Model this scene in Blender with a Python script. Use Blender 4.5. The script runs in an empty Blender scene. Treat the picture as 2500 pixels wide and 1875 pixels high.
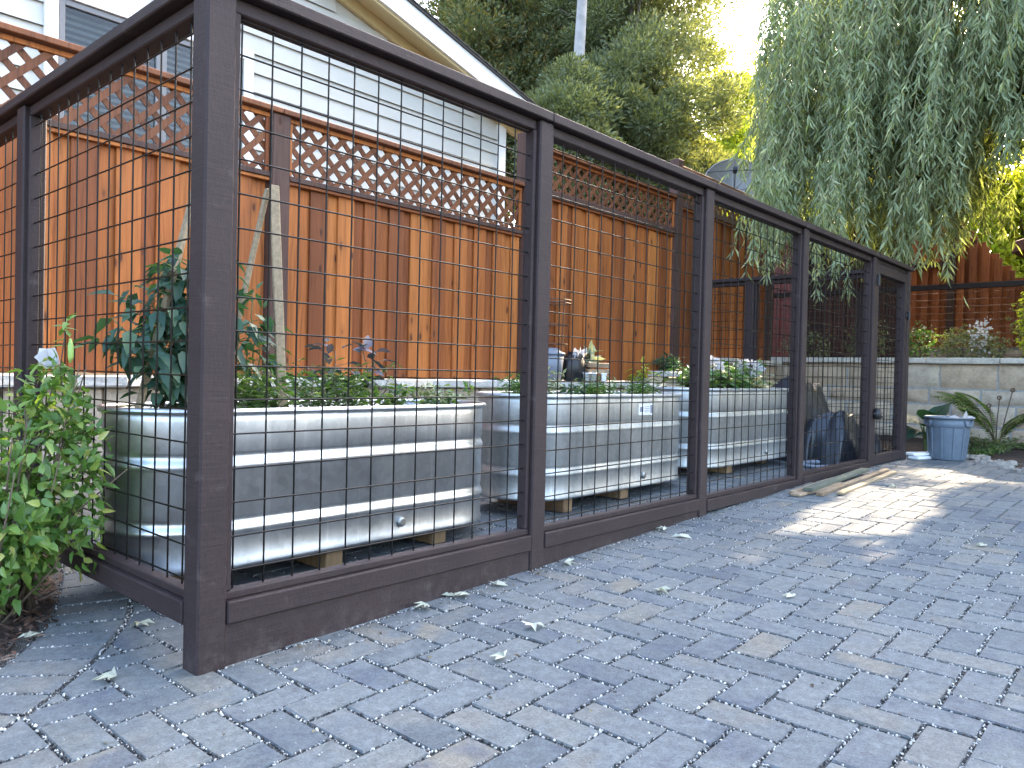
import bpy, bmesh, math, random
import numpy as np
from mathutils import Matrix, Vector
rng = np.random.default_rng(7)
random.seed(7)
H = 0.88                      # lens height above the paving at the corner post; builders below use heights relative to the lens

# ------------------------------------------------------------------ camera, sky, sun, exposure
scene = bpy.context.scene
CAM = np.array([-1.1624, -2.1322, 0.0])
camd = bpy.data.cameras.new('camera'); cam = bpy.data.objects.new('camera', camd)
scene.collection.objects.link(cam); scene.camera = cam
camd.sensor_width = 36; camd.lens = 27.04; camd.clip_start = .05; camd.clip_end = 600
Rr = np.array([[.66477, -.74670, .02318], [-.00488, .02669, .99963], [.74704, .66463, -.01410]])
cam.matrix_world = Matrix(((Rr[0][0], Rr[1][0], -Rr[2][0], CAM[0]), (Rr[0][1], Rr[1][1], -Rr[2][1], CAM[1]),
                           (Rr[0][2], Rr[1][2], -Rr[2][2], CAM[2] + H), (0, 0, 0, 1)))
SUN_EL = math.radians(31); SUN_AZ = math.atan2(.012, 1.0)      # towards the sun: along +X, nearly in the plane of the fences
SD = np.array([math.cos(SUN_EL) * math.cos(SUN_AZ), math.cos(SUN_EL) * math.sin(SUN_AZ), math.sin(SUN_EL)])
world = bpy.data.worlds.new('World'); scene.world = world; world.use_nodes = True
wn = world.node_tree; bg = wn.nodes['Background']
sky = wn.nodes.new('ShaderNodeTexSky'); sky.sky_type = 'NISHITA'; sky.sun_disc = False
sky.sun_elevation = SUN_EL; sky.sun_rotation = math.pi / 2 - SUN_AZ
sky.air_density = 1.0; sky.dust_density = 4.0; sky.ozone_density = 0.7
wn.links.new(sky.outputs[0], bg.inputs[0]); bg.inputs[1].default_value = .15
sun = bpy.data.lights.new('sun', 'SUN'); sun.energy = 2.0; sun.angle = math.radians(.6); sun.color = (1, .80, .55)
suno = bpy.data.objects.new('sun', sun); scene.collection.objects.link(suno)
suno.rotation_euler = Vector(-SD).to_track_quat('-Z', 'Y').to_euler(); suno.location = (12, -6, 12)
vs = scene.view_settings; vs.view_transform = 'Standard'; vs.look = 'None'; vs.gamma = 1; vs.exposure = 3.55
vs.use_curve_mapping = False

# ------------------------------------------------------------------ object helpers
OFF = {}
def mk(name, V, F, mat, parent=None, loc=None, rnd=None, smooth=False, kind=None):
    V = np.asarray(V, float).copy(); V[:, 2] += H
    me = bpy.data.meshes.new(name)
    if isinstance(F, np.ndarray):
        n, k = F.shape
        me.vertices.add(len(V)); me.loops.add(n * k); me.polygons.add(n)
        me.loops.foreach_set('vertex_index', F.astype(np.int32).ravel())
        me.polygons.foreach_set('loop_start', np.arange(0, n * k, k, dtype=np.int32))
    else:
        me.from_pydata([tuple(v) for v in V], [], [tuple(int(i) for i in f) for f in F])
    if parent is not None: off = OFF[parent.name]
    elif loc is not None: off = np.array(loc, float) + (0, 0, H)
    else: off = np.zeros(3)
    me.vertices.foreach_set('co', (V - off).ravel())
    if rnd is not None:
        a = me.attributes.new('rnd', 'FLOAT', 'POINT'); a.data.foreach_set('value', np.asarray(rnd, np.float32))
    me.update(); me.validate()
    if smooth: me.polygons.foreach_set('use_smooth', [True] * len(me.polygons))
    me.materials.append(M[mat])
    o = bpy.data.objects.new(name, me); scene.collection.objects.link(o)
    if parent is not None: o.parent = parent
    else: o.location = off
    OFF[o.name] = off
    if kind: o['kind'] = kind
    return o
def tag(o, label, cat, group=None):
    o['label'] = label; o['category'] = cat
    if group: o['group'] = group
    return o
def thing(name, label, cat, loc=(0, 0, 0), group=None):
    o = bpy.data.objects.new(name, None); scene.collection.objects.link(o)
    o.empty_display_size = .1; o.location = np.array(loc, float) + (0, 0, H); OFF[o.name] = np.array(o.location)
    return tag(o, label, cat, group)
def struct(o): o['kind'] = 'structure'; return o

# ------------------------------------------------------------------ shape helpers (return V, F)
_sg = [(a, b, c) for a in (-1, 1) for b in (-1, 1) for c in (-1, 1)]
def _topo():
    V = []
    for s in _sg:
        for a in range(3):
            V.append([s[i] * (1 if i == a else .8) for i in range(3)])
    V = np.array(V); F = []
    k = {s: i for i, s in enumerate(_sg)}
    for a in range(3):
        b, c = (a + 1) % 3, (a + 2) % 3
        for s in (-1, 1):
            f = []
            for (p, q) in ((-1, -1), (1, -1), (1, 1), (-1, 1)):
                t = [0, 0, 0]; t[a] = s; t[b] = p; t[c] = q; f.append(k[tuple(t)] * 3 + a)
            F.append(f)
        for p in (-1, 1):
            for q in (-1, 1):      # edge along axis a between faces b(sign p) and c(sign q)
                t = [0, 0, 0]; t[b] = p; t[c] = q
                t[a] = -1; k0 = k[tuple(t)]; t[a] = 1; k1 = k[tuple(t)]
                F.append([k0 * 3 + b, k1 * 3 + b, k1 * 3 + c, k0 * 3 + c])
    for s in _sg: F.append([k[s] * 3, k[s] * 3 + 1, k[s] * 3 + 2])
    out = []
    for f in F:
        P = V[f]; n = np.cross(P[1] - P[0], P[2] - P[0])
        out.append(f if n @ P.mean(0) > 0 else f[::-1])
    return out
_CF = _topo()
def cb(x0, x1, y0, y1, z0, z1, c=.003):
    ce = np.array([(x0 + x1) / 2, (y0 + y1) / 2, (z0 + z1) / 2]); h = np.array([x1 - x0, y1 - y0, z1 - z0]) / 2
    c = min(c, h.min() * .4); V = []
    for s in _sg:
        for a in range(3): V.append(ce + np.array([s[i] * (h[i] if i == a else h[i] - c) for i in range(3)]))
    return np.array(V), [list(f) for f in _CF]
def join(parts):
    V = []; F = []; n = 0
    for v, f in parts:
        V.append(np.asarray(v, float)); F += [[int(i) + n for i in q] for q in f]; n += len(v)
    return np.concatenate(V), F
def beam(p0, p1, w, h, c=.003, up=(0, 0, 1)):
    """chamfered bar from p0 to p1"""
    p0 = np.array(p0, float); p1 = np.array(p1, float); d = p1 - p0; L = np.linalg.norm(d); d /= L
    s = np.cross(d, up); s /= np.linalg.norm(s); u = np.cross(s, d)
    V, F = cb(0, L, -w / 2, w / 2, -h / 2, h / 2, c)
    return p0 + V[:, :1] * d + V[:, 1:2] * (-s) + V[:, 2:] * u, F
def prism(poly, z0, z1, ch=.004, zf=None, bottom=False):
    """plan polygon (ccw) raised z0..z1 with a chamfered top"""
    P = np.array(poly, float); n = len(P); c = P.mean(0); d = c - P; L = np.linalg.norm(d, axis=1, keepdims=True)
    Q = P + d / L * ch * 1.3
    zz = (lambda p: np.zeros(len(p))) if zf is None else (lambda p: zf(p[:, 0], p[:, 1]))
    V = np.concatenate([np.c_[P, z0 + zz(P)], np.c_[P, z1 - ch + zz(P)], np.c_[Q, z1 + zz(Q)]])
    F = []
    for i in range(n):
        j = (i + 1) % n
        F += [[i, j, n + j, n + i], [n + i, n + j, 2 * n + j, 2 * n + i]]
    F.append(list(range(2 * n, 3 * n)))
    if bottom: F.append(list(range(n))[::-1])
    return V, F
def clip(poly, a, b):
    """keep the part of poly left of the line a->b"""
    a = np.array(a); b = np.array(b); d = b - a; out = []
    f = lambda p: d[0] * (p[1] - a[1]) - d[1] * (p[0] - a[0])
    for i in range(len(poly)):
        p, q = np.array(poly[i]), np.array(poly[(i + 1) % len(poly)]); fp, fq = f(p), f(q)
        if fp >= 0: out.append(p)
        if fp * fq < 0: out.append(p + (q - p) * fp / (fp - fq))
    return out
def tube(path, r, n=8, cap=True):
    P = np.array(path, float); m = len(P); r = np.broadcast_to(np.asarray(r, float), (m,))
    T = np.gradient(P, axis=0); T /= np.linalg.norm(T, axis=1, keepdims=True) + 1e-9
    ref = np.array([0, 0, 1.]) if abs(T[0][2]) < .9 else np.array([1., 0, 0])
    V = []
    for i in range(m):
        s = np.cross(T[i], ref); s /= np.linalg.norm(s) + 1e-9; u = np.cross(s, T[i]); ref = u
        a = np.arange(n) / n * 2 * np.pi
        V.append(P[i] + r[i] * (np.cos(a)[:, None] * s + np.sin(a)[:, None] * u))
    F = []
    for i in range(m - 1):
        for k in range(n):
            j = (k + 1) % n; F.append([i * n + k, (i + 1) * n + k, (i + 1) * n + j, i * n + j])
    if cap: F += [list(range(n)), list(range((m - 1) * n, m * n))[::-1]]
    return np.concatenate(V), F
def lathe(cx, cy, prof, n=32, sx=1, sy=1, cap=False):
    a = np.arange(n) / n * 2 * np.pi; V = []
    for r, z in prof: V.append(np.c_[cx + r * sx * np.cos(a), cy + r * sy * np.sin(a), np.full(n, z)])
    F = []
    for i in range(len(prof) - 1):
        for k in range(n):
            j = (k + 1) % n; F.append([i * n + k, i * n + j, (i + 1) * n + j, (i + 1) * n + k])
    if cap: F.append(list(range((len(prof) - 1) * n, len(prof) * n)))
    return np.concatenate(V), F
def unit(v): return v / (np.linalg.norm(v, axis=-1, keepdims=True) + 1e-9)
def leaves(P, D, N, L, W, fold=.25, droop=.1, detail=0):
    """folded leaf blades; returns V, F (triangles), per-vertex random value"""
    n = len(P); D = unit(D); S = unit(np.cross(D, N)); U = np.cross(S, D)
    L = np.broadcast_to(L, (n,))[:, None]; W = np.broadcast_to(W, (n,))[:, None]
    if detail == 0:
        V = np.stack([P, P + .42 * L * D + .5 * W * S + fold * W * U, P + L * D - droop * L * U,
                      P + .42 * L * D - .5 * W * S + fold * W * U], 1)
        T = np.array([[0, 2, 1], [0, 3, 2]])
    else:
        def st(t, w, dz): return P + t * L * D - dz * droop * L * U, .5 * w * W * S, fold * w * W * U
        c1, s1, u1 = st(.28, .95, .12); c2, s2, u2 = st(.66, .72, .5)
        V = np.stack([P, c1 + s1 + u1, c1, c1 - s1 + u1, c2 + s2 + u2, c2, c2 - s2 + u2, P + L * D - droop * L * U], 1)
        T = np.array([[0, 2, 1], [0, 3, 2], [1, 2, 5], [1, 5, 4], [2, 3, 6], [2, 6, 5], [4, 5, 7], [5, 6, 7]])
    k = V.shape[1]
    F = (np.arange(n)[:, None, None] * k + T[None]).reshape(-1, 3)
    r = np.repeat(rng.random(n), k)
    return V.reshape(-1, 3), F, r
def catleaf(Ls):
    V = np.concatenate([a for a, _, _ in Ls]); R = np.concatenate([c for _, _, c in Ls]); F = []; n = 0
    for a, f, _ in Ls: F.append(f + n); n += len(a)
    return V, np.concatenate(F), R
def rdir(n): return unit(rng.normal(size=(n, 3)))
def g(x):
    """height of the paving relative to the lens"""
    return -.877 + .0295 * (np.clip(x, -6, 4.4) + .08)
gv = lambda x, y: g(x)

# ------------------------------------------------------------------ materials
M = {}
class MT:
    def __init__(s, name):
        s.m = bpy.data.materials.new(name); s.m.use_nodes = True; s.t = s.m.node_tree
        s.b = s.t.nodes['Principled BSDF']; s.out = s.t.nodes['Material Output']; M[name] = s.m
    def n(s, ty, **kw):
        nd = s.t.nodes.new('ShaderNode' + ty)
        for k, v in kw.items():
            if k.startswith('_'): setattr(nd, k[1:], v)
            else:
                key = int(k[1:]) if k[0] == 'i' and k[1:].isdigit() else k.replace('__', ' ')
                s.set(nd.inputs[key], v)
        return nd
    def set(s, inp, v):
        if isinstance(v, bpy.types.NodeSocket): s.t.links.new(v, inp)
        else:
            if inp.type == 'RGBA' and len(v) == 3: v = (*v, 1)
            inp.default_value = v
    def p(s, **kw):
        for k, v in kw.items(): s.set(s.b.inputs[k.replace('__', ' ')], v)
        return s
    def coord(s, which='Object'): return s.n('TexCoord').outputs[which]
    def geo(s): return s.n('NewGeometry').outputs['Position']
    def mapv(s, v, scale=(1, 1, 1), loc=(0, 0, 0)): return s.n('Mapping', i0=v, i1=loc, i3=scale).outputs[0]
    def noise(s, v, sc, det=4, rough=.55, out=0): return s.n('TexNoise', Vector=v, Scale=sc, Detail=det, Roughness=rough).outputs[out]
    def ramp(s, f, stops, interp='LINEAR'):
        r = s.n('ValToRGB', Fac=f); e = r.color_ramp.elements; r.color_ramp.interpolation = interp
        while len(e) < len(stops): e.new(.5)
        for i, (p, c) in enumerate(stops):
            e[i].position = p; e[i].color = (*c, 1) if not isinstance(c, (int, float)) else (c, c, c, 1)
        return r.outputs[0]
    def mix(s, f, a, b, blend='MIX'):
        r = s.n('MixRGB', _blend_type=blend); s.set(r.inputs[0], f); s.set(r.inputs[1], a); s.set(r.inputs[2], b); return r.outputs[0]
    def math(s, op, a, b=0.0, cl=False):
        r = s.n('Math', _operation=op, _use_clamp=cl); s.set(r.inputs[0], a); s.set(r.inputs[1], b); return r.outputs[0]
    def attr(s, nm='rnd'): return s.n('Attribute', _attribute_name=nm).outputs['Fac']
    def orand(s): return s.n('ObjectInfo').outputs['Random']
    def bump(s, h, st=.3, d=.01): s.set(s.b.inputs['Normal'], s.n('Bump', Strength=st, Distance=d, Height=h).outputs[0]); return s
def simple(name, col, rough=.6, metal=0, var=.15, sc=20, bump=0):
    m = MT(name); v = m.geo(); f = m.noise(v, sc)
    lo = tuple(c * (1 - var) for c in col); hi = tuple(min(1, c * (1 + var)) for c in col)
    m.p(Base__Color=m.ramp(f, [(.3, lo), (.7, hi)]), Roughness=rough, Metallic=metal)
    if bump: m.bump(m.noise(v, sc * 4), bump, .003)
    return m
# paving
m = MT('paver'); v = m.geo(); r = m.attr()
base = m.ramp(r, [(0, (.0702, .0837, .0929)), (.35, (.0999, .1132, .1196)), (.6, (.1143, .1260, .1260)), (.9, (.0972, .1104, .1187)), (.985, (.1260, .1260, .1132)), (1, (.1449, .1325, .1058))])
tone = m.ramp(m.noise(v, 6.5, 3), [(.44, 0.0), (.60, 1.0)])
pick = m.ramp(m.n('TexWhiteNoise', _noise_dimensions='1D', W=m.math('MULTIPLY', r, 91.7)).outputs[0], [(0, (.0549, .0672, .0892)), (.3, (.0648, .0773, .0966)), (.5, (.1134, .1242, .1260)), (.74, (.1332, .1288, .1132)), (.88, (.1134, .1187, .1178)), (1, (.1620, .1417, .1049))])
col = m.mix(m.math('MULTIPLY', tone, .75), base, pick)
fine = m.noise(v, 160, 5, .7); mid = m.noise(v, 38, 4, .6)
col = m.mix(.75, col, m.ramp(fine, [(.25, (.45, .45, .45)), (.75, (1.6, 1.6, 1.6))]), 'MULTIPLY')
col = m.mix(.7, col, m.ramp(mid, [(.3, (.66, .66, .67)), (.7, (1.34, 1.34, 1.33))]), 'MULTIPLY')
big = m.noise(v, .9, 3); col = m.mix(.6, col, m.ramp(big, [(.3, (.80, .80, .82)), (.7, (1.15, 1.14, 1.12))]), 'MULTIPLY')
m.p(Base__Color=col, Roughness=.82); m.bump(m.math('ADD', fine, m.math('MULTIPLY', mid, 1.5)), .55, .004)
m = MT('joint'); v = m.geo(); m.p(Base__Color=m.ramp(m.noise(v, 300, 2, .5), [(.42, (.008, .008, .008)), (.54, (.03, .029, .027)), (.66, (.30, .29, .27))]), Roughness=.95)
m = MT('chip'); m.p(Base__Color=m.ramp(m.attr(), [(0, (.012, .012, .012)), (.45, (.05, .05, .05)), (.6, (.24, .235, .22)), (1, (.60, .585, .55))]), Roughness=.75)
m = MT('mulch'); v = m.geo(); m.p(Base__Color=m.ramp(m.noise(v, 60, 5), [(.3, (.012, .007, .005)), (.55, (.04, .022, .014)), (.75, (.09, .05, .03))]), Roughness=.95); m.bump(m.noise(v, 70), 1, .02)
m = MT('mulch_chip'); m.p(Base__Color=m.ramp(m.attr(), [(0, (.012, .007, .005)), (.5, (.045, .022, .013)), (.85, (.09, .045, .025)), (1, (.2, .13, .09))]), Roughness=.9)
m = MT('soil'); v = m.geo(); m.p(Base__Color=m.ramp(m.noise(v, 45, 5), [(.3, (.015, .010, .007)), (.7, (.06, .04, .028))]), Roughness=.95); m.bump(m.noise(v, 60), 1, .02)
m = MT('earth'); v = m.geo(); m.p(Base__Color=m.ramp(m.noise(v, 6, 5), [(.3, (.03, .022, .015)), (.7, (.10, .075, .05))]), Roughness=.95); m.bump(m.noise(v, 30), 1, .03)
# enclosure timber: dark brown solid stain, faint vertical grain
m = MT('brown_stain'); v = m.geo(); gr = m.noise(m.mapv(v, (120, 120, 45)), 1.0, 6, .75); st = m.noise(v, 3.0, 3); saw = m.noise(m.mapv(v, (10, 10, 170)), 1.0, 3, .6); rub = m.noise(v, 11, 5, .7)
col = m.ramp(st, [(.3, (.0234, .0144, .0153)), (.7, (.0324, .0202, .0204))])
col = m.mix(.7, col, m.ramp(gr, [(.3, (.55, .55, .55)), (.7, (1.4, 1.4, 1.4))]), 'MULTIPLY')
col = m.mix(.35, col, m.ramp(saw, [(.35, (.7, .7, .7)), (.65, (1.25, 1.25, 1.25))]), 'MULTIPLY')
col = m.mix(m.ramp(rub, [(.62, 0.0), (.74, .45)]), col, (.095, .078, .072))
zz = m.n('SeparateXYZ', Vector=v).outputs[2]; dust = m.math('MULTIPLY', m.ramp(zz, [(.02, 1.0), (.16, 0.0)]), m.ramp(m.noise(v, 22, 5, .7), [(.45, 0.0), (.7, .2)]))
col = m.mix(dust, col, (.16, .145, .13))
m.p(Base__Color=col, Roughness=m.ramp(gr, [(.2, .5), (.8, .75)])); m.b.inputs['Specular IOR Level'].default_value = .3; m.bump(m.math('ADD', gr, m.math('MULTIPLY', saw, .6)), .6, .003)
m = MT('wire'); m.p(Base__Color=(.0045, .004, .004), Roughness=.34); m.b.inputs['Specular IOR Level'].default_value = .18
# redwood
def redwood(name, stops, dark):
    m = MT(name); r = m.orand(); co = m.coord()
    vec = m.n('VectorMath', _operation='ADD', i0=co, i1=m.n('CombineXYZ', X=m.math('MULTIPLY', r, 37.0), Y=m.math('MULTIPLY', r, 11.0), Z=m.math('MULTIPLY', r, 53.0)).outputs[0]).outputs[0]
    warp = m.noise(m.mapv(vec, (5, 5, 1.6)), 1, 2)
    g1 = m.noise(m.mapv(m.n('VectorMath', _operation='ADD', i0=vec, i1=m.n('CombineXYZ', X=m.math('MULTIPLY', warp, .10), Y=0.0, Z=0.0).outputs[0]).outputs[0], (70, 70, 1.5)), 1, 5, .6)
    blot = m.noise(m.mapv(vec, (6, 6, .9)), 1, 3)
    base = m.ramp(r, stops)
    col = m.mix(.75, base, m.ramp(g1, [(.30, (.42, .36, .32)), (.47, (.95, .95, .95)), (.72, (1.34, 1.30, 1.24))]), 'MULTIPLY')
    col = m.mix(.7, col, m.ramp(blot, [(.3, (.68, .62, .58)), (.65, (1.15, 1.15, 1.15))]), 'MULTIPLY')
    vo = m.n('TexVoronoi', Vector=m.mapv(vec, (9, 0, 3.6)), Scale=1.0, Randomness=1.0).outputs[0]
    kn = m.ramp(vo, [(.07, 1.0), (.14, 0.0)]); halo = m.ramp(vo, [(.10, 1.0), (.30, 0.0)])
    col = m.mix(m.math('MULTIPLY', halo, .35), col, (.13, .045, .016)); col = m.mix(m.math('MULTIPLY', kn, .85), col, dark)
    m.p(Base__Color=col, Roughness=.62); m.b.inputs['Specular IOR Level'].default_value = .3
    m.bump(g1, .4, .003)
redwood('redwood', [(0, (.1652, .0503, .0152)), (.12, (.2202, .0642, .0168)), (.4, (.3526, .1125, .0258)), (.65, (.4291, .1479, .0347)), (.85, (.3079, .0921, .0213)), (1, (.2229, .0628, .0181))], (.0499, .0149, .0078))
redwood('redwood_trim', [(0, (.116, .042, .018)), (.5, (.176, .063, .024)), (1, (.138, .048, .020))], (.066, .021, .010))
redwood('dark_trim', [(0, (.060, .033, .026)), (.5, (.080, .042, .032)), (1, (.07, .036, .028))], (.03, .012, .008))
redwood('raw_lumber', [(0, (.2300, .1495, .0750)), (.5, (.2990, .1950, .1050)), (1, (.2530, .1625, .0825))], (.1380, .0780, .0450))
redwood('old_lumber', [(0, (.24, .17, .11)), (.5, (.33, .26, .18)), (1, (.20, .14, .09))], (.08, .05, .03))
redwood('shade_toned_boards', [(0, (.030, .010, .007)), (.5, (.055, .017, .011)), (1, (.04, .013, .009))], (.02, .008, .005))  # deep shade on the boards beyond the gate, put into a dark colour
simple('green_lumber', (.085, .095, .07), .8, 0, .25, 30)
redwood('far_redwood', [(0, (.150, .046, .018)), (.5, (.390, .116, .039)), (1, (.255, .075, .026))], (.045, .014, .008))
simple('stake_wood', (.25, .19, .115), .75, 0, .25, 60, .2)
# galvanised steel
def galv(name, dull):
    m = MT(name); v = m.coord()
    smear = m.noise(m.mapv(v, (9, 9, .9)), 1, 4); sp = m.noise(v, 30, 5, .65); spots = m.noise(v, 5, 6, .7); spang = m.n('TexVoronoi', Vector=v, Scale=34.0).outputs['Color']
    a = (.46, .475, .49) if not dull else (.40, .425, .435); b = (.58, .595, .605) if not dull else (.58, .60, .605)
    col = m.ramp(smear, [(.3, a), (.7, b)])
    col = m.mix(.55 if not dull else .8, col, m.ramp(spots, [(.36, (.80, .81, .82)), (.60, (1.08, 1.08, 1.07))]), 'MULTIPLY')
    sep = m.n('SeparateColor', Color=spang).outputs[0]; col = m.mix(.45, col, m.ramp(sep, [(0, (.80, .80, .80)), (1, (1.15, 1.15, 1.15))]), 'MULTIPLY')
    drip = m.noise(m.mapv(v, (38, 38, 1.2)), 1, 3, .5); col = m.mix(m.ramp(drip, [(.60, 0.0), (.74, .35)]), col, (.80, .82, .82))
    ro = m.math('ADD', m.ramp(spots, [(.35, .40 if not dull else .52), (.65, .30 if not dull else .40)]), m.math('MULTIPLY', sp, .10))
    m.p(Base__Color=col, Metallic=1.0, Roughness=ro); m.bump(m.noise(v, 4, 2), .05, .02)
galv('galvanised', False); galv('galvanised_dull', True)
# stone
def stone(name, a, b, c):
    m = MT(name); v = m.geo(); r = m.orand()
    n1 = m.noise(v, 7, 6, .65); n2 = m.noise(v, 40, 5, .7); tint = m.ramp(r, [(0, a), (.5, b), (1, c)])
    col = m.mix(.7, tint, m.ramp(n1, [(.28, (.60, .55, .50)), (.5, (1, 1, 1)), (.72, (1.25, 1.22, 1.18))]), 'MULTIPLY')
    col = m.mix(.6, col, m.ramp(n2, [(.3, (.75, .75, .75)), (.7, (1.2, 1.2, 1.2))]), 'MULTIPLY')
    m.p(Base__Color=col, Roughness=.88); m.bump(m.math('ADD', n1, m.math('MULTIPLY', n2, .5)), .9, .02)
stone('stone', (.42, .325, .235), (.49, .395, .295), (.43, .375, .31)); stone('capstone', (.52, .49, .44), (.56, .525, .47), (.50, .475, .44))
simple('mortar', (.30, .295, .285), .95, 0, .2, 40, .5)
simple('rock', (.22, .20, .175), .9, 0, .35, 25, .6)
# house
m = MT('siding'); v = m.geo(); m.p(Base__Color=m.ramp(m.noise(v, 2.0, 3), [(.3, (.4180, .4096, .3697)), (.7, (.4583, .4504, .4103))]), Roughness=.6); m.bump(m.noise(m.mapv(v, (8, 8, 60)), 1, 4), .15, .004)
simple('white_trim', (.697, .697, .680), .5, 0, .04, 4)
simple('cream_bounce_paint', (.555, .465, .255), .55, 0, .05, 6)  # cream paint with the warm bounced light under the eaves put into its yellow
simple('shingle', (.05, .048, .046), .9, 0, .4, 60, .5)
m = MT('glass'); bn = m.n('Bump', Strength=.12, Distance=.05, Height=m.noise(m.geo(), 2.2, 2)).outputs[0]
mx = m.n('MixShader', i0=m.n('Fresnel', IOR=1.33, Normal=bn).outputs[0], i1=m.n('BsdfTransparent', Color=(.75, .78, .78)).outputs[0], i2=m.n('BsdfGlossy', Roughness=.02, Color=(1, 1, 1), Normal=bn).outputs[0]); m.t.links.new(mx.outputs[0], m.out.inputs[0])
simple('blind', (.22, .22, .215), .5, 0, .1, 12); simple('window_frame', (.14, .14, .145), .45, 0, .1, 6)
# plastics, metals, cloth
m = MT('bin_plastic'); v = m.geo(); m.p(Base__Color=m.ramp(m.noise(v, 9, 5), [(.3, (.095, .125, .165)), (.7, (.125, .16, .20))]), Roughness=.5); m.bump(m.noise(v, 200), .12, .002)
simple('tub_plastic', (.16, .18, .215), .45, 0, .12, 12); simple('black_plastic', (.012, .012, .013), .4, 0, .2, 10)
simple('white_plastic', (.76, .77, .77), .35, 0, .05, 8); simple('bottle', (.42, .55, .62), .25, 0, .1, 10)
m = MT('tarp'); v = m.geo(); m.p(Base__Color=m.ramp(m.noise(v, 9, 4), [(.3, (.010, .012, .017)), (.7, (.024, .029, .040))]), Roughness=.38); m.bump(m.noise(v, 30, 4), .35, .01)
simple('black_iron', (.012, .012, .013), .5, 0, .2, 20); simple('label_white', (.75, .76, .78), .5, 0, .06, 30); simple('label_ink', (.18, .2, .26), .6, 0, .2, 20)
simple('red_paint', (.13, .013, .009), .5, 0, .2, 2); simple('canvas_brown', (.15, .045, .032), .8, 0, .15, 5)
simple('dish_metal', (.20, .19, .175), .5, 0, .12, 3); simple('bark', (.10, .085, .07), .9, 0, .4, 14, .8); simple('grey_bark', (.30, .28, .27), .8, 0, .25, 5, .4)
simple('plug', (.35, .36, .36), .4, 1, .1, 20)
# foliage
def leafmat(name, stops, trans, tf=.35, rough=.45, spec=.4):
    m = MT(name); r = m.attr(); c = m.ramp(r, stops)
    m.p(Base__Color=c, Roughness=rough); m.b.inputs['Specular IOR Level'].default_value = spec
    tr = m.n('BsdfTranslucent', Color=m.mix(1.0, c, trans, 'MULTIPLY'))
    mx = m.n('MixShader', i0=tf, i1=m.b.outputs[0], i2=tr.outputs[0]); m.t.links.new(mx.outputs[0], m.out.inputs[0])
leafmat('willow_leaf', [(0, (.1404, .1733, .0914)), (.5, (.2287, .2703, .1548)), (.85, (.3170, .3604, .2215)), (1, (.4574, .4712, .2667))], (1.9, 1.9, .5), .36, .5, .35)
leafmat('dark_leaf', [(0, (.0978, .1186, .0660)), (.6, (.1552, .1808, .1012)), (1, (.2185, .2429, .1430))], (1.8, 1.7, .5), .28, .6, .25)
leafmat('pine_leaf', [(0, (.0728, .0896, .0440)), (.55, (.1232, .1456, .0715)), (.8, (.1680, .1680, .0770)), (1, (.2464, .1680, .0605))], (1.8, 1.7, .5), .28, .6, .25)
leafmat('gold_leaf', [(0, (.13, .18, .03)), (.5, (.22, .27, .045)), (1, (.34, .35, .07))], (2.2, 2.1, .7), .55, .5, .2)
leafmat('shrub_leaf', [(0, (.05, .11, .022)), (.6, (.10, .185, .038)), (.9, (.17, .26, .06)), (1, (.36, .34, .10))], (1.8, 1.9, .7), .28, .33, .45)
leafmat('tomato_leaf', [(0, (.019, .055, .038)), (.6, (.034, .081, .055)), (1, (.064, .119, .064))], (1.6, 1.9, .6), .25, .5, .35)
leafmat('herb_leaf', [(0, (.045, .11, .03)), (.6, (.09, .17, .05)), (1, (.17, .23, .09))], (1.7, 1.8, .6), .3, .45, .35)
leafmat('pale_leaf', [(0, (.150, .195, .119)), (.5, (.270, .312, .203)), (1, (.465, .484, .350))], (1.3, 1.3, .8), .25, .55, .25)
leafmat('purple_leaf', [(0, (.03, .04, .045)), (.6, (.06, .07, .075)), (1, (.14, .11, .15))], (1.4, 1.3, 1.0), .2, .5, .3)
leafmat('white_petal', [(0, (.496, .504, .528)), (1, (.656, .656, .672))], (1, 1, 1), .35, .6, .2)
leafmat('dry_leaf', [(0, (.368, .376, .288)), (.6, (.496, .496, .400)), (1, (.560, .552, .480))], (1.1, 1.1, .8), .2, .6, .2)
leafmat('litter', [(0, (.02, .014, .01)), (.4, (.10, .07, .04)), (.75, (.20, .18, .11)), (1, (.45, .44, .33))], (1, 1, .8), .15, .8, .2)
leafmat('fern_leaf', [(0, (.05, .10, .03)), (.6, (.10, .17, .05)), (1, (.17, .22, .07))], (1.7, 1.8, .6), .3, .5, .3)
simple('stem_green', (.09, .13, .045), .6, 0, .2, 30); simple('stem_brown', (.10, .07, .045), .8, 0, .3, 30); simple('willow_twig', (.24, .22, .12), .7, 0, .2, 10)
simple('pod', (.28, .42, .10), .4, 0, .1, 20); simple('rust', (.12, .055, .03), .7, .3, .3, 30)

# ------------------------------------------------------------------ sun gaps: foliage along the sun's path to these spots is left open, as in the real trees
def in_poly(x, y, poly):
    ins = np.zeros(len(x), bool); n = len(poly)
    for i in range(n):
        (x0, y0), (x1, y1) = poly[i], poly[(i + 1) % n]
        if y0 == y1: continue
        c = ((y0 > y) != (y1 > y)) & (x < (x1 - x0) * (y - y0) / (y1 - y0) + x0); ins ^= c
    return ins
PATCH = [[(2.45, -.47), (3.7, -.38), (4.5, -.33), (4.85, -.66), (4.15, -1.0), (3.1, -1.1), (2.7, -.92)],
         [(2.15, -.49), (2.5, -.56), (2.35, -.76), (1.9, -.66)], [(2.7, -1.18), (2.75, -1.04), (2.1, -.98), (1.95, -1.12)],
         [(1.65, -.72), (1.5, -.70), (1.15, -1.05), (1.4, -1.08)], [(6.35, -.33), (5.9, -.35), (5.75, -.75), (6.1, -.78)]]
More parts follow.
